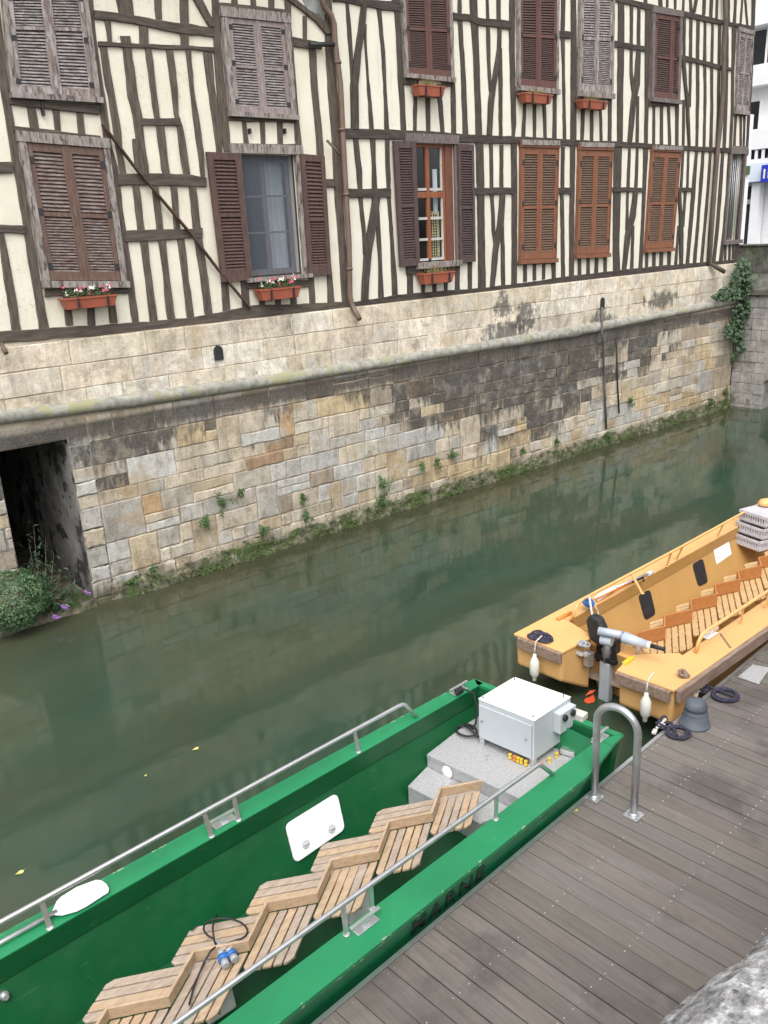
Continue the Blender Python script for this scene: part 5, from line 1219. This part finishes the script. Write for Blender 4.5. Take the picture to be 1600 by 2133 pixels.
for k, (t, c) in enumerate(((.10, 'orange_p'), (.30, 'yellow_p'), (.5, 'yellow_p'), (.62, 'black'), (.8, 'grey_p'))):
    p = fr+v*L_*t+rn*.05+Vector((0, 0, -.445)); m = MB(); m.lathe(p, [(.016, -.035), (.016, -.02), (.013, -.018), (.013, .004), (.016, .006), (.016, .016)], 12); m.build('cable_gland', M[c], CB_)
# black supply lead looping at the left of the cabinet, clutter at its right
p = atZ(958, 1445, .78); q = atZ(990, 1520, .47); cc = atZ(972, 1527, .46); m = MB()
pts = [p, p+Vector((.04, -.02, .04)), p+Vector((.10, -.08, .0)), p+Vector((.12, -.12, -.15)), q+Vector((.03, .02, .05))]+[cc+Vector((.085*math.cos(t), .11*math.sin(t), .012+.004*t)) for t in [k*.42 for k in range(18)]]+[fl+Vector((.02, .03, -.42))]
m.tube(pts, .011, 8)
for k in range(3): m.tube([p+Vector((-.04+.03*k, .02*math.cos(t), .035+.025*math.sin(t))) for t in [j*.5 for j in range(13)]], .012, 6)
tag(m.build('supply_lead', M['black'], smooth=True), 'black supply lead looped beside the white cabinet on the green boat', 'cable')
p = atZ(1178, 1552, .46); t = thing('junction_box', tuple(p), 'small grey fitting with white lead on the platform right of the cabinet', 'fitting'); m = MB(); m.box(p+Vector((-.05, -.09, .025)), (.16, .14, .05), .3); m.build('box', M['alu'], t, bevel=.008); m = MB(); m.tube([p+Vector((.0, 0, .03)), p+Vector((.05, .03, .13)), p+Vector((.09, .05, .15)), p+Vector((.13, .06, .06))], .008, 6); m.lathe(p+Vector((.12, .06, .05)), [(.03, 0), (.03, .07), (.02, .08)], 12); m.build('lead', M['rope_white'], t)
p = atZ(1218, 1550, .50); t = thing('stern_bracket', tuple(p), 'open white metal bracket in the stern corner of the green boat', 'bracket'); m = MB()
for a_, b_ in (((0, 0, -.04), (0, 0, .14)), ((.02, -.16, -.04), (.02, -.16, .14)), ((0, 0, .14), (.02, -.16, .14)), ((0, 0, .06), (.02, -.16, .06))): m.bar(p+Vector(a_), p+Vector(b_), .022, .022, Vector((1, 0, 0)))
m.build('frame', M['white'], t)
p = atZ(1204, 1489, .78); m = MB(); m.box(p, (.10, .15, .06), .15); m.lathe(p+Vector((0, .05, .03)), [(.018, 0), (.018, .01)], 10); tag(m.build('fairlead_block', M['rope_white'], bevel=.012), 'small pale block fixed on the transom behind the cabinet', 'block')
# paddle lying on the left gunwale
PZ = .765; Pd = thing('paddle', tuple(atZ(110, 1902, PZ)), 'white-bladed paddle lying on the green boat\'s far gunwale', 'paddle')
m = MB(); px = [(108, 1903), (118, 1880), (128, 1870), (160, 1850), (200, 1835), (212, 1836), (222, 1843), (228, 1853), (226, 1860), (214, 1868), (180, 1890), (160, 1900), (130, 1908), (115, 1908)]
m.prism([atZ(*q, PZ) for q in px], (0, 0, .012)); m.build('blade', M['white'], Pd, bevel=.004)
a, b = atZ(113, 1904, PZ), atZ(0, 1967, PZ); m = MB(); m.tube([a+Vector((.02, 0, .008)), b+Vector((0, 0, .008)), b+(b-a)*.7+Vector((0, 0, .008))], .017, 10); m.build('shaft', M['alu'], Pd, smooth=True)
# power lead with two blue plugs on the bench
PL = thing('power_lead', tuple(atZ(465, 1970, .55)), 'dark power lead with two blue-ringed plugs lying on the slatted bench', 'cable'); zc = .545
def lead(px, z=zc, zz=None): return [atZ(x, y, zz[i] if zz else z) for i, (x, y) in enumerate(px)]
m = MB(); L1 = lead(((452, 1905), (443, 1930), (445, 1950), (447, 1962), (455, 1974)), zz=(.53, .62, .64, .6, .56)); m.tube(L1, .007, 7)
cc = atZ(470, 1938, .60); m.tube([atZ(470+46*math.cos(t), 1937+24*math.sin(t)*1.0+3*math.cos(t), .575+.05*(1 if math.sin(t) > .2 else 0)) for t in [2.2+k*.3 for k in range(17)]]+lead(((452, 1972),), .57), .007, 7)
m.tube(lead(((452, 1970), (438, 1982), (425, 2005), (412, 2035), (402, 2062), (395, 2090), (392, 2110)), zz=(.60, .64, .57, .55, .545, .545, .30)), .007, 7); m.tube(lead(((412, 1927), (400, 1938), (396, 1960), (395, 1978)), zz=(.54, .53, .4, .15)), .005, 6); m.build('lead', M['black'], PL, smooth=True)
for (x0, y0), (x1, y1) in (((456, 1968), (471, 2012)), ((470, 1968), (490, 2000))):
    a, b = atZ(x0, y0, .565), atZ(x1, y1, .56); d = b-a; qt = d.normalized().to_track_quat('Z', 'Y').to_matrix(); L = d.length
    m = MB(); m.lathe(a, [(.012, -.02), (.022, .0), (.026, L*.3), (.026, L*.55)], 14, qt); m.lathe(a, [(.027, L*.76), (.027, L), (.02, L+.003)], 14, qt); pg = m.build('plug', M['grey_p'], PL)
    m = MB(); m.lathe(a, [(.026, L*.55), (.036, L*.56), (.036, L*.74), (.028, L*.75)], 16, qt); m.build('locking_ring', M['blue'], pg)
    m = MB(); m.bar(a+d*.25+Vector((0, 0, .03)), a+d*.5+Vector((.02, 0, .03)), .03, .012); m.build('clip', M['alu'], pg)
# ---- ochre boat
YB = thing('passenger_boat', (9, 4.7, 0), 'ochre-yellow open passenger boat with notched stern, moored beyond the green one', 'boat', 'electric passenger boats')
def yb2(x): return (x, 5.575+.036*(x-6.4), 5.345+.040*(x-7.0), 4.02+.022*(x-7.5), 3.69+.018*(x-6.5))
S2 = [yb2(x)+(.745, max(-.25, .34-.55*(x-7.05))) for x in (7.05, 7.5, 8, 9, 10, 11, 12, 13, 14, 15)]
for i, (dx, sh) in enumerate(((15.6, .12), (16.2, .35), (16.8, .65))):
    g = yb2(dx); S2.append((dx, g[1]-sh, g[2]-sh*.9, g[3]+sh*.9, g[4]+sh, .76+.04*i, -.2+.1*i))
H2_, I2_ = hull_parts(S2, M['yellow'], M['yellow_shaded'], YB, lip=.15, floor=.14, slope=.22)
E0 = {k: atZ(*v, .745) for k, v in dict(A=(1071, 1319), B=(1172, 1359), Cc=(1236, 1326), Dd=(1187, 1295), E=(1285, 1396), F=(1415, 1441), G=(1411, 1360), H=(1316, 1364)).items()}
E0['F'] = Vector((6.52, 3.695, .745)); E0['A'] = Vector((6.37, 5.575, .745)); g7 = yb2(7.05)
def pod(poly, low):
    poly = [p+Vector((0, 0, .004)) for p in poly]
    m = MB(); t = Vector((0, 0, -.03)); m.prism([p+t for p in poly], -t); m.build('stern_deck', M['yellow'], YB, bevel=.006)
    m = MB(); c = sum(poly, Vector())/len(poly); ins = [c+(p-c)*.955+Vector((0, 0, -.031)) for p in poly]; bot = [Vector((q.x, q.y, z)) for q, z in zip([c+(p-c)*.93 for p in poly], low)]
    A = [m.b.verts.new(p) for p in ins]; Bq = [m.b.verts.new(p) for p in bot]; m.b.faces.new(A); m.b.faces.new(Bq[::-1])
    for i in range(len(A)): m.b.faces.new((A[i], A[(i+1) % len(A)], Bq[(i+1) % len(A)], Bq[i]))
    m.build('stern_pod', M['yellow'], YB, bevel=.03)
pod([E0['A'], E0['B'], E0['Cc'], E0['Dd'], Vector((7.06, g7[1], .745))], (.37, .37, .10, .0, .0))
pod([E0['E'], E0['F'], Vector((7.06, yb2(7.06)[4], .745)), Vector((7.22, 4.06, .745)), E0['H']], (.36, .36, .0, .0, .08))
m = MB(); m.hexa([Vector((7.16, 4.95, -.1)), Vector((7.16, 4.30, -.1)), Vector((7.24, 4.30, -.1)), Vector((7.24, 4.95, -.1)), Vector((6.98, 5.12, .60)), Vector((6.98, 4.28, .60)), Vector((7.06, 4.28, .60)), Vector((7.06, 5.12, .60))]); m.build('transom', M['yellow'], YB)
m = MB(); m.prism([Vector((6.9, 5.36, .20)), Vector((7.03, 4.3, .20)), Vector((7.45, 4.2, .20)), Vector((7.45, 5.25, .20))], (0, 0, .03)); m.build('aft_floor', M['teak_g'], YB)
# worn timber rubbing strakes
def strake(a, b, h=.095, th=.045, z=-.085):
    m = MB(); d = (b-a).normalized(); n = Vector((d.y, -d.x, 0))*th; a2, b2 = a+n*.02, b+n*.02; lo, hi = Vector((0, 0, z-h)), Vector((0, 0, z+.05)); m.hexa([a2+lo, b2+lo, b2+lo+n, a2+lo+n, a2+hi, b2+hi, b2+hi+n, a2+hi+n]); m.build('rubbing_strake', M['fender_wood'], YB, bevel=.008)
strake(E0['A']+Vector((.0, -.08, 0)), E0['B'], .07, .045, -.055); strake(E0['E'], E0['F']+Vector((-.01, .02, 0)), .07, .045, -.055)
strake(E0['F']+Vector((.03, 0, 0)), Vector((12.5, yb2(12.5)[4], .745)), .08, .05, -.055)
ZY = [atZ(x, y, .66) for x, y in ((1325, 1318), (1385, 1304), (1386, 1281), (1440, 1272), (1440, 1248), (1490, 1239), (1490, 1216), (1537, 1207), (1537, 1188), (1577, 1180))]
L0 = (ZY[8]-ZY[0])/4; base0, base1 = ZY[0], ZY[1]
ZY = [p for k in range(0, 8) for p in (base0+L0*k, base1+L0*k)]
ZY = [ZY[1]-L0, *ZY]
YBN = zigzag(YB, ZY[::-1], .49, .66, M['teak_red'], M['teak_y'], M['teak_y'], None, planks=3, extr=2.3)
for k in range(0, 14, 2):
    p = ZY[k]; m = MB(); m.box((p.x, p.y-.02, .295), (.12, .12, .32)); m.build('support', M['yellow_shaded'], YBN, bevel=.02)
zr = .96
a = [atZ(1190, 1294, .745), atZ(1197, 1272, .90), atZ(1204, 1258, zr-.02), atZ(1216, 1247, zr), atZ(1335, 1184, zr), atZ(1386, 1157, zr), atZ(1539, 1073, zr)]; a.append(a[-1]+(a[-1]-a[-2])*1.5)
rail(a, .017, [(1338, 1236), (1388, 1180), (1408, 1166), (1494, 1118)], 'handrail', M['yellow'], YB, zr, .745)
a = [atZ(1449, 1360, .745), atZ(1456, 1336, .88), atZ(1463, 1322, zr-.03), atZ(1474, 1313, zr), atZ(1600, 1231, zr)]; a.append(a[-1]+(a[-1]-a[-2])*2.2)
rail(a, .020, [(1543, 1300), (1597, 1268)], 'handrail', M['yellow'], YB, zr, .745)
pl2 = Vector((8, yb2(8)[2], .585)); n2 = Vector((.04, -1, .45)).normalized()
def onside(px, mtl, name, th=.02, rr=.06, label=None):
    Q = [atP(x, y, pl2, n2) for x, y in px]; m = MB(); rp = []
    for i in range(len(Q)):
        p, o, n_ = Q[i], Q[i-1], Q[(i+1) % len(Q)]; u, v = (o-p).normalized(), (n_-p).normalized()
        for k in range(5): t = k/4; rp.append(p+u*rr*(1-t)**2+v*rr*t**2)
    m.prism(rp, n2*th); o = m.build(name, mtl, YB, bevel=.003)
    if label: o['label'] = label
    return o
onside(((1329, 1239), (1352, 1228), (1364, 1280), (1342, 1293)), M['black'], 'hatch'); onside(((1442, 1175), (1462, 1163), (1473, 1213), (1453, 1223)), M['black'], 'hatch')
st = onside(((1486, 1146), (1518, 1128), (1524, 1154), (1493, 1176)), M['white'], 'notice', .004, .01)
pc = atP(1495, 1156, pl2, n2)+n2*.005; m = MB(); tq = n2.to_track_quat('Z', 'Y').to_matrix(); m.tube([pc+tq@Vector((.04*math.cos(t), .04*math.sin(t), 0)) for t in [k*.4 for k in range(15)]], .004, 5); m.build('printed_emblem', M['printed'], st)
pc = atP(1548, 1128, pl2, n2); m = MB(); m.lathe(pc, [(.07, 0), (.066, .010), (.03, .012)], 20, tq); m.build('inspection_disc', M['white'], YB)
m = MB(); m.bar(atZ(1501, 1320, .752), atZ(1522, 1349, .752), .016, .008); m.build('deck_seam', M['fender_wood'], YB)
cleat((1480, 1324), YB, .03, M['white'], .22)
# outboard motor in the notch
OM = thing('outboard_motor', (6.99, 4.78, 0), 'grey electric outboard motor with long tiller in the notch of the ochre boat', 'motor')
b0 = Vector((6.99, 4.78, 0))
m = MB(); m.bar(b0+Vector((0, 0, -.5)), b0+Vector((.0, 0, .47)), .135, .10, Vector((1, 0, 0))); m.build('lower_leg', M['leg_grey'], OM, bevel=.02)
m = MB(); m.tube([b0+Vector((0, 0, .46)), b0+Vector((0, 0, .80))], .052, 14); m.build('shaft_tube', M['grey_p'], OM)
m = MB(); m.box(b0+Vector((.02, .10, .64)), (.10, .05, .42)); m.box(b0+Vector((.02, -.10, .62)), (.12, .05, .30)); m.box(b0+Vector((.06, 0, .50)), (.22, .26, .06)); m.build('clamp_bracket', M['black'], OM, bevel=.01)
m = MB(); a, b = atZ(1252, 1330, .86), atZ(1276, 1336, .86); m.tube([a, a+(b-a)*.1, b], .062, 14); m.build('gear_head', M['motor'], OM, bevel=.012)
m = MB(); a, b = atZ(1247, 1314, .97), atZ(1300, 1324, .97); m.tube([a, lerp(a, b, .55), b], [.045, .043, .043], 14); hd = m.build('motor_head', M['motor'], OM, smooth=False)
m = MB(); c, d, e = atZ(1300, 1328, .97), atZ(1348, 1343, .93), atZ(1356, 1345, .93); m.tube([b, c, d], [.05, .062, .042], 12); m.build('tiller', M['motor'], OM); m = MB(); m.tube([d, e], .040, 12); m.build('tiller_collar', M['white'], OM); m = MB(); f = atZ(1385, 1353, .93); m.tube([e, f], [.024, .02], 10); m.build('tiller_grip', M['black'], OM)
m = MB()
for k in range(9):
    p = b0+Vector((.1+random.uniform(-.06, .12), -.22+random.uniform(-.10, .08), .62+random.uniform(-.08, .14))); q = p+Vector((random.uniform(-.12, .12), random.uniform(-.12, .12), random.uniform(-.12, .1))); m.tube([p, lerp(p, q, .5)+Vector((.03, 0, .03)), q], .014, 6)
m.build('linkage', M['grey_p'], OM)
p = atZ(1238, 1305, .90); m = MB(); m.prism([p+Vector((-.02, .06, -.16)), p+Vector((-.02, -.10, -.22)), p+Vector((-.02, -.12, .0)), p+Vector((-.02, -.05, .11)), p+Vector((-.02, .06, .12)), p+Vector((-.02, .11, .04))], (.12, 0, 0)); tag(m.build('motor_cover', M['black'], bevel=.03), 'black padded cover standing beside the outboard motor head', 'cover')
# fenders, ropes and gear about the stern
for (x0, y0), (x1, y1), zz, lab in (((1114, 1341), (1117, 1420), .70, 'white inflatable fender hanging at the far corner of the ochre stern'), ((1348, 1420), (1347, 1505), .70, 'white inflatable fender hanging at the near corner of the ochre stern')):
    pn = Vector((6.36 if x0 < 1200 else 6.40, 5, .6)); nx = Vector((1, .07, 0)); nx = Vector((1, 0, 0)); a = atP(x0, y0, pn-Vector((.06, 0, 0)), nx); b = atP(x1, y1, pn-Vector((.06, 0, 0)), nx); L = (a.z-b.z)
    t = thing('boat_fender', tuple(b), lab, 'fender', 'white fenders on the ochre boat'); m = MB(); h = L*.72; c = Vector((a.x, a.y, b.z)); r = h*.16
    m.lathe(c, [(.012, 0), (.022, .01), (.022, h*.12), (r*.55, h*.16), (r, h*.28), (r*1.03, h*.5), (r, h*.72), (r*.55, h*.87), (.022, h*.90), (.02, h), (.01, h+.005)], 18); m.build('body', M['fender'], t, smooth=True)
    m = MB(); m.tube([c+Vector((0, 0, h)), c+Vector((.004, 0, h+(L-h)*.5)), a+Vector((.02, 0, .02)), a+Vector((.12, 0, .052))], .008, 6); m.build('lanyard', M['rope_white'], t)
def tangle(px, z, n, r, th, name, mtl, label, cat, flat=.4, stretch=1, group=None):
    p = atZ(*px, z); m = MB()
    for k in range(n):
        a = random.uniform(.5, 1)*r; b = random.uniform(.4, .9)*r; ph = random.random()*3; o = p+Vector((random.gauss(0, r*.25), random.gauss(0, r*.4)*stretch, th+random.random()*r*flat))
        m.tube([o+Matrix.Rotation(ph, 3, 'Z')@Vector((a*math.cos(t), b*math.sin(t)*stretch, r*flat*.5*math.sin(t+ph))) for t in [j*.45 for j in range(14)]], th, 6, closed=True)
    return tag(m.build(name, mtl, smooth=True), label, cat, group)
tangle((1118, 1326), .75, 7, .075, .011, 'rope_bundle', M['rope_navy'], 'dark rope bundle lying on the far stern deck of the ochre boat', 'rope', .3, 1.9)
tangle((1214, 1343), .75, 5, .05, .010, 'chain_bundle', M['grey_p'], 'grey chain bunched at the inner edge of the far stern deck', 'chain', .4)
tangle((1420, 1408), .75, 6, .045, .009, 'line_knot', M['fender_wood'], 'small brown knotted line at the near stern corner of the ochre boat', 'rope', .8)
tangle((1222, 1262), .80, 6, .06, .013, 'blue_rope_bundle', M['blue'], 'dark blue rope bundle hung on the far gunwale of the ochre boat', 'rope', 1.0)
m = MB(); m.tube([atZ(1227, 1240, .97), atZ(1230, 1258, .92), atZ(1232, 1272, .85), atZ(1236, 1290, .80), atZ(1235, 1297, .8)], .013, 7); m.tube([atZ(1240, 1262, .9), atZ(1246, 1274, .8), atZ(1247, 1288, .8)], .007, 6); tag(m.build('white_line', M['rope_white'], smooth=True), 'white line hanging from the far handrail down to the motor', 'rope')
p = atZ(1186, 1362, .70); t = thing('stern_light', tuple(p), 'small grey lamp housing on a bracket inside the ochre stern notch', 'lamp'); m = MB(); c = atZ(1226, 1372, .55); m.box(c+Vector((0, 0, .0)), (.08, .09, .17)); m.build('housing', M['galv'], t, bevel=.012); m = MB(); m.bar(atZ(1193, 1353, .66), atZ(1215, 1364, .62), .05, .03); m.bar(atZ(1215, 1364, .62), c+Vector((0, 0, .07)), .05, .03); m.build('arm', M['rope_white'], t)
for i, (q, w2) in enumerate((((1196, 1378), .035),)):
    c = atZ(*q, .52); m = MB(); m.box(c, (.03, .03, .13)); tag(m.build('yellow_tag', M['yellow_p'], bevel=.006), 'bright yellow strip fixed inside the ochre stern notch', 'tag')
m = MB(); m.bar(atZ(1300, 1383, .76), atZ(1318, 1369, .76), .05, .03); tag(m.build('rope_guard', M['yellow_p'], bevel=.008), 'short yellow and white guard on the inner edge of the near stern deck', 'guard')
# paddles lying along the far gunwale of the ochre boat
for i, (bl, sh, lab, mc) in enumerate(((((1238, 1246), (1252, 1235), (1284, 1221), (1283, 1229), (1262, 1243), (1246, 1253)), ((1283, 1224), (1356, 1193)), 'white paddle blade lying on the far gunwale of the ochre boat', 'alu'), )):
    t = thing('paddle', tuple(atZ(*bl[2], .77)), lab, 'paddle'); m = MB(); m.prism([atZ(x, y, .765) for x, y in bl], (0, 0, .014)); m.build('blade', M['white'], t, bevel=.003); m = MB(); m.tube([atZ(*sh[0], .775), atZ(*sh[1], .775)], .018, 8); m.build('shaft', M[mc], t); m = MB(); m.tube([atZ(1350, 1196, .775), atZ(1358, 1191, .775)], .03, 8); m.build('grip', M['white'], t)
m = MB(); m.tube([atZ(1243, 1247, .80), atZ(1316, 1213, .80)], .011, 8); t = tag(m.build('boat_hook', M['orange_p']), 'thin orange boat hook lying over the white paddle', 'boat hook'); m = MB(); m.tube([atZ(1316, 1213, .80), atZ(1340, 1203, .80), atZ(1341, 1210, .79)], .014, 8); m.build('hook', M['black'], t)
m = MB(); m.tube([atZ(1161, 1290, .765), atZ(1190, 1276, .765)], [.022, .018], 8); tag(m.build('orange_grip', M['orange_p']), 'orange grip lying near the aft end of the far gunwale', 'grip')
# stacked plastic crates forward in the ochre boat
cz = atZ(1575, 1148, .50)
for k in range(3):
    z0 = .50+k*.165; c = Vector((cz.x+.35+.05*k, cz.y+.10, z0)); rz = -.25; t = thing('plastic_crate', tuple(c), ('lowest', 'middle', 'topmost')[k]+' pale slotted plastic crate of the stack on the ochre boat', 'crate', 'stacked plastic crates'); R3 = Matrix.Rotation(rz, 3, 'Z'); m = MB(); L, Wd, h = .62-.02*k, .46, .152
    m.box(c+Vector((0, 0, .01)), (L, Wd, .02), rz)
    for zz in (.03, h-.02): 
        for s in (-1, 1): m.box(c+R3@Vector((0, s*Wd/2, zz)), (L+.02, .02, .04), rz); m.box(c+R3@Vector((s*L/2, 0, zz)), (.02, Wd, .038), rz)
    for i in range(15):
        for s in (-1, 1): m.box(c+R3@Vector((-L/2+L*(i+.5)/15, s*Wd/2, h/2)), (.02, .014, h*.8), rz)
    for i in range(11):
        for s in (-1, 1): m.box(c+R3@Vector((s*L/2, -Wd/2+Wd*(i+.5)/11, h/2)), (.014, .02, h*.8), rz)
    m.build('crate_body', M['crate'], t)
    if k == 2: m = MB(); m.box(c+Vector((0, 0, h)), (L+.01, Wd+.01, .012), rz); m.build('lid', M['crate'], t)
p = c+Vector((.12, .10, .155)); m = MB(); m.lathe(p, [(.02, .0), (.09, .02), (.10, .06), (.07, .10), (.01, .12)], 16); tag(m.build('cloth_bundle', M['yellow'], smooth=True), 'small peach-coloured bundle lying on top of the crate stack', 'bundle')
# drifting orange scrap
p = atZ(1230, 1458, .0); m = MB(); m.face([p+Vector(q) for q in ((-.09, -.03, .006), (-.02, -.07, .012), (.04, -.03, .012), (.09, .03, .02), (.03, .03, .012), (-.02, .05, .010), (-.08, .03, .006))]); m.leaf(p+Vector((.08, .06, .03)), (-.5, -.3, 1), .07, .4); tag(m.build('orange_scrap', M['red_leaf']), 'bright orange scrap drifting beside the motor leg', 'scrap')
# ================================================================ PLANTS
def plant(name, base, label, cat, group=None): return thing(name, tuple(base), label, cat, group)
# clipped round shrub on the culvert sill
c0 = atY(28, 1250, YW-.20); SH = plant('round_shrub', c0-Vector((0, 0, .4)), 'dense rounded small-leaved green shrub at the water\'s edge, left of the culvert', 'shrub')
m = MB()
for i in range(9000):
    t = random.random()*2*math.pi; u = random.uniform(-1, 1); s = math.sqrt(1-u*u); d = Vector((s*math.cos(t), s*math.sin(t), u)); rr = random.uniform(.80, 1.0)**.5*(1+.16*noise.noise(d*2.3)+.10*noise.noise(d*6))
    p = c0+Vector((d.x*.47, d.y*.34, d.z*.42))*rr
    if p.y < YW-.62 or p.z < .0: continue
    m.leaf(p, d+Vector([random.gauss(0, .5) for _ in range(3)])+Vector((0, 0, .3)), random.uniform(.012, .023), .7)
m.build('foliage', M['leaf_shrub'], SH)
m = MB()
for k in range(9): a = random.random()*6.28; m.tube([c0+Vector((0, .05, -.42)), c0+Vector((math.cos(a)*.2, math.sin(a)*.15, -.1)), c0+Vector((math.cos(a)*.34, math.sin(a)*.24, .18))], .010, 5)
m.build('stem', M['stem'], SH)
# leggy flowering bush in the culvert mouth
base = Vector((3.25, YW+.05, .12)); BD = plant('flowering_bush', base, 'loose dark-leaved bush with mauve flower spikes in the culvert mouth', 'bush'); mf, msx, mp = MB(), MB(), MB()
tips = [atY(*q, YW+dy) for q, dy in (((70, 1095), .5), ((95, 1120), .6), ((112, 1150), .4), ((60, 1130), .4), ((130, 1190), .1), ((160, 1222), -.05), ((175, 1232), -.12), ((112, 1282), -.35), ((128, 1262), -.3), ((95, 1240), -.2), ((140, 1235), -.1), ((75, 1180), .2), ((100, 1205), .0), ((118, 1245), -.2), ((85, 1215), .05), ((60, 1165), .2), ((150, 1255), -.28))]
for ti, tp in enumerate(tips):
    mid = lerp(base, tp, .5)+Vector((random.gauss(0, .05), random.gauss(0, .05), .10)); msx.tube([base, mid, tp], [.009, .006, .003], 5)
    for k in range(26):
        t = random.uniform(.25, 1.02); p = lerp(lerp(base, mid, t), lerp(mid, tp, t), t)+Vector([random.gauss(0, .045) for _ in range(3)]); mf.leaf(p, (random.gauss(0, .6), random.gauss(-.4, .6), 1), random.uniform(.028, .06), .38)
    if ti in (6, 7, 8):
        mp = MB()
        for k in range(40): mp.leaf(tp+Vector((random.gauss(0, .012)+.05*(k/40), random.gauss(0, .012)-.05*(k/40), random.gauss(0, .012)-.04*(k/40))), (random.gauss(0, 1), -1, random.random()), .011, .9)
        mp.build('flower_spike', M['petal_mauve'], BD)
mf.build('foliage', M['leaf_dark'], BD); msx.build('stem', M['stem'], BD)
m = MB(); p = atZ(128, 1262, .14); m.leaf(p, (0, -.4, 1), .07, .6); m.leaf(p+Vector((.06, -.03, 0)), (.3, -.4, 1), .06, .5); tag(m.build('dead_leaf', M['curtain']), 'pale dead leaf below the mauve flowers on the culvert sill', 'leaf')
# creeper hanging where the wall meets the bridge
IV = plant('climbing_creeper', (22.1, YW-.1, 2.0), 'dark green creeper hanging in the corner between quay wall and bridge', 'creeper'); mf, msx = MB(), MB()
for (cx, cy, rx, ry, n) in ((1545, 590, 24, 34, 420), (1520, 612, 26, 14, 200), (1552, 640, 12, 26, 240), (1500, 618, 16, 8, 70), (1533, 690, 16, 26, 330), (1520, 690, 14, 14, 110), (1548, 560, 18, 22, 160), (1545, 722, 10, 12, 60), (1540, 655, 14, 22, 110), (1530, 745, 12, 10, 30)):
    for k in range(int(n*.62)):
        a, r = random.random()*6.28, math.sqrt(random.random()); x, y = cx+math.cos(a)*rx*r, cy+math.sin(a)*ry*r; p = atY(x, y, YW-random.uniform(.04, .32))
        if p.x > BX-.04: p = atX(x, y, BX-random.uniform(.05, .30))
        mf.leaf(p, (random.gauss(-.4, .5), random.gauss(-.8, .4), random.gauss(.5, .4)), random.uniform(.035, .085), .8)
for px in (((1548, 545), (1545, 600), (1536, 660), (1532, 720), (1530, 750)), ((1550, 570), (1530, 605), (1505, 618)), ((1552, 600), (1553, 640), (1546, 700))): msx.tube([atY(x, y, YW-.06) if atY(x, y, YW-.06).x < BX-.06 else atX(x, y, BX-.06) for x, y in px], .012, 5)
mf.build('foliage', M['leaf_ivy'], IV); msx.build('stem', M['stem'], IV)
# weeds rooted in the masonry joints, each its own tuft
weeds = (((462, 1045), .16, 'leafy weed hanging in a joint right of the rough grey blocks'), ((500, 1025), .10, 'small weed tuft on the blue-grey block, second from the culvert'), ((428, 1085), .16, 'spreading weed low on the rough stones'), ((632, 1035), .13, 'weed in the joint under the long blue-grey stones'), ((638, 1075), .12, 'weed trailing beneath the long blue-grey stones towards the water'),
         ((797, 1010), .17, 'tall upright weed where the blue-grey patch ends'), ((793, 1040), .20, 'bushiest waterline weed below the tall upright one'), ((878, 968), .10, 'flat weed topping the ochre footing stones'), ((910, 962), .11, 'hanging weed between two ochre footing stones'), ((942, 950), .13, 'last weed on the ochre footing stones'),
         ((1088, 938), .11, 'upright weed alone on the pale ochre course'), ((1160, 920), .13, 'weed left of the thin drain pipe'), ((1263, 905), .20, 'tuft at the foot of the thin drain pipe'), ((1312, 838), .12, 'weed on the wall right of the drain pipe'), ((1480, 832), .14, 'bright weed at the waterline near the bridge'), ((1512, 815), .24, 'weed clump in the corner at the foot of the bridge'), ((316, 1185), .11, 'fresh weed beside the large pale corner block'), ((272, 1210), .07, 'yellow-green sprig at the foot of the culvert corner'), ((475, 1262-100), .10, 'weed low down on the mossy footing'), ((548, 1105), .12, 'weed over the joint of the split stones'))
for (px, r, lab) in weeds:
    p = atY(*px, YW-.05); t = plant('wall_weed', p, lab, 'weed', 'weeds on the quay wall'); m = MB(); s2 = MB()
    for k in range(6):
        e = p+Vector((random.gauss(0, r*.5), -abs(random.gauss(.04, .05)), random.gauss(-.02, r*.7))); s2.tube([p+Vector((0, .03, 0)), lerp(p, e, .5)+Vector((0, -.03, .02)), e], .003, 4)
        for j in range(int(150*r)): m.leaf(lerp(p, e, random.random())+Vector([random.gauss(0, r*.16) for _ in range(3)]), (random.gauss(0, .6), -1, random.gauss(.6, .4)), random.uniform(.014, .034), .6)
    m.build('foliage', M['leaf'], t); s2.build('stem', M['stem'], t)
m = MB()
for i in range(9000):
    x = random.uniform(OX1+.6, 22.2); dens = .5+.5*noise.noise(Vector((x*1.1, 2, 0)))+.35*noise.noise(Vector((x*4, 5, 0)))
    if random.random() > dens: continue
    z = abs(random.gauss(.05, .11))+.01; p = Vector((x, YW-.12+z*.35-random.random()*.06, z)); m.leaf(p, (random.gauss(0, .6), -.8, random.gauss(.7, .4)), random.uniform(.010, .030), .6)
tag(m.build('waterline_moss', M['moss']), 'green moss along the wet footing', kind='stuff')
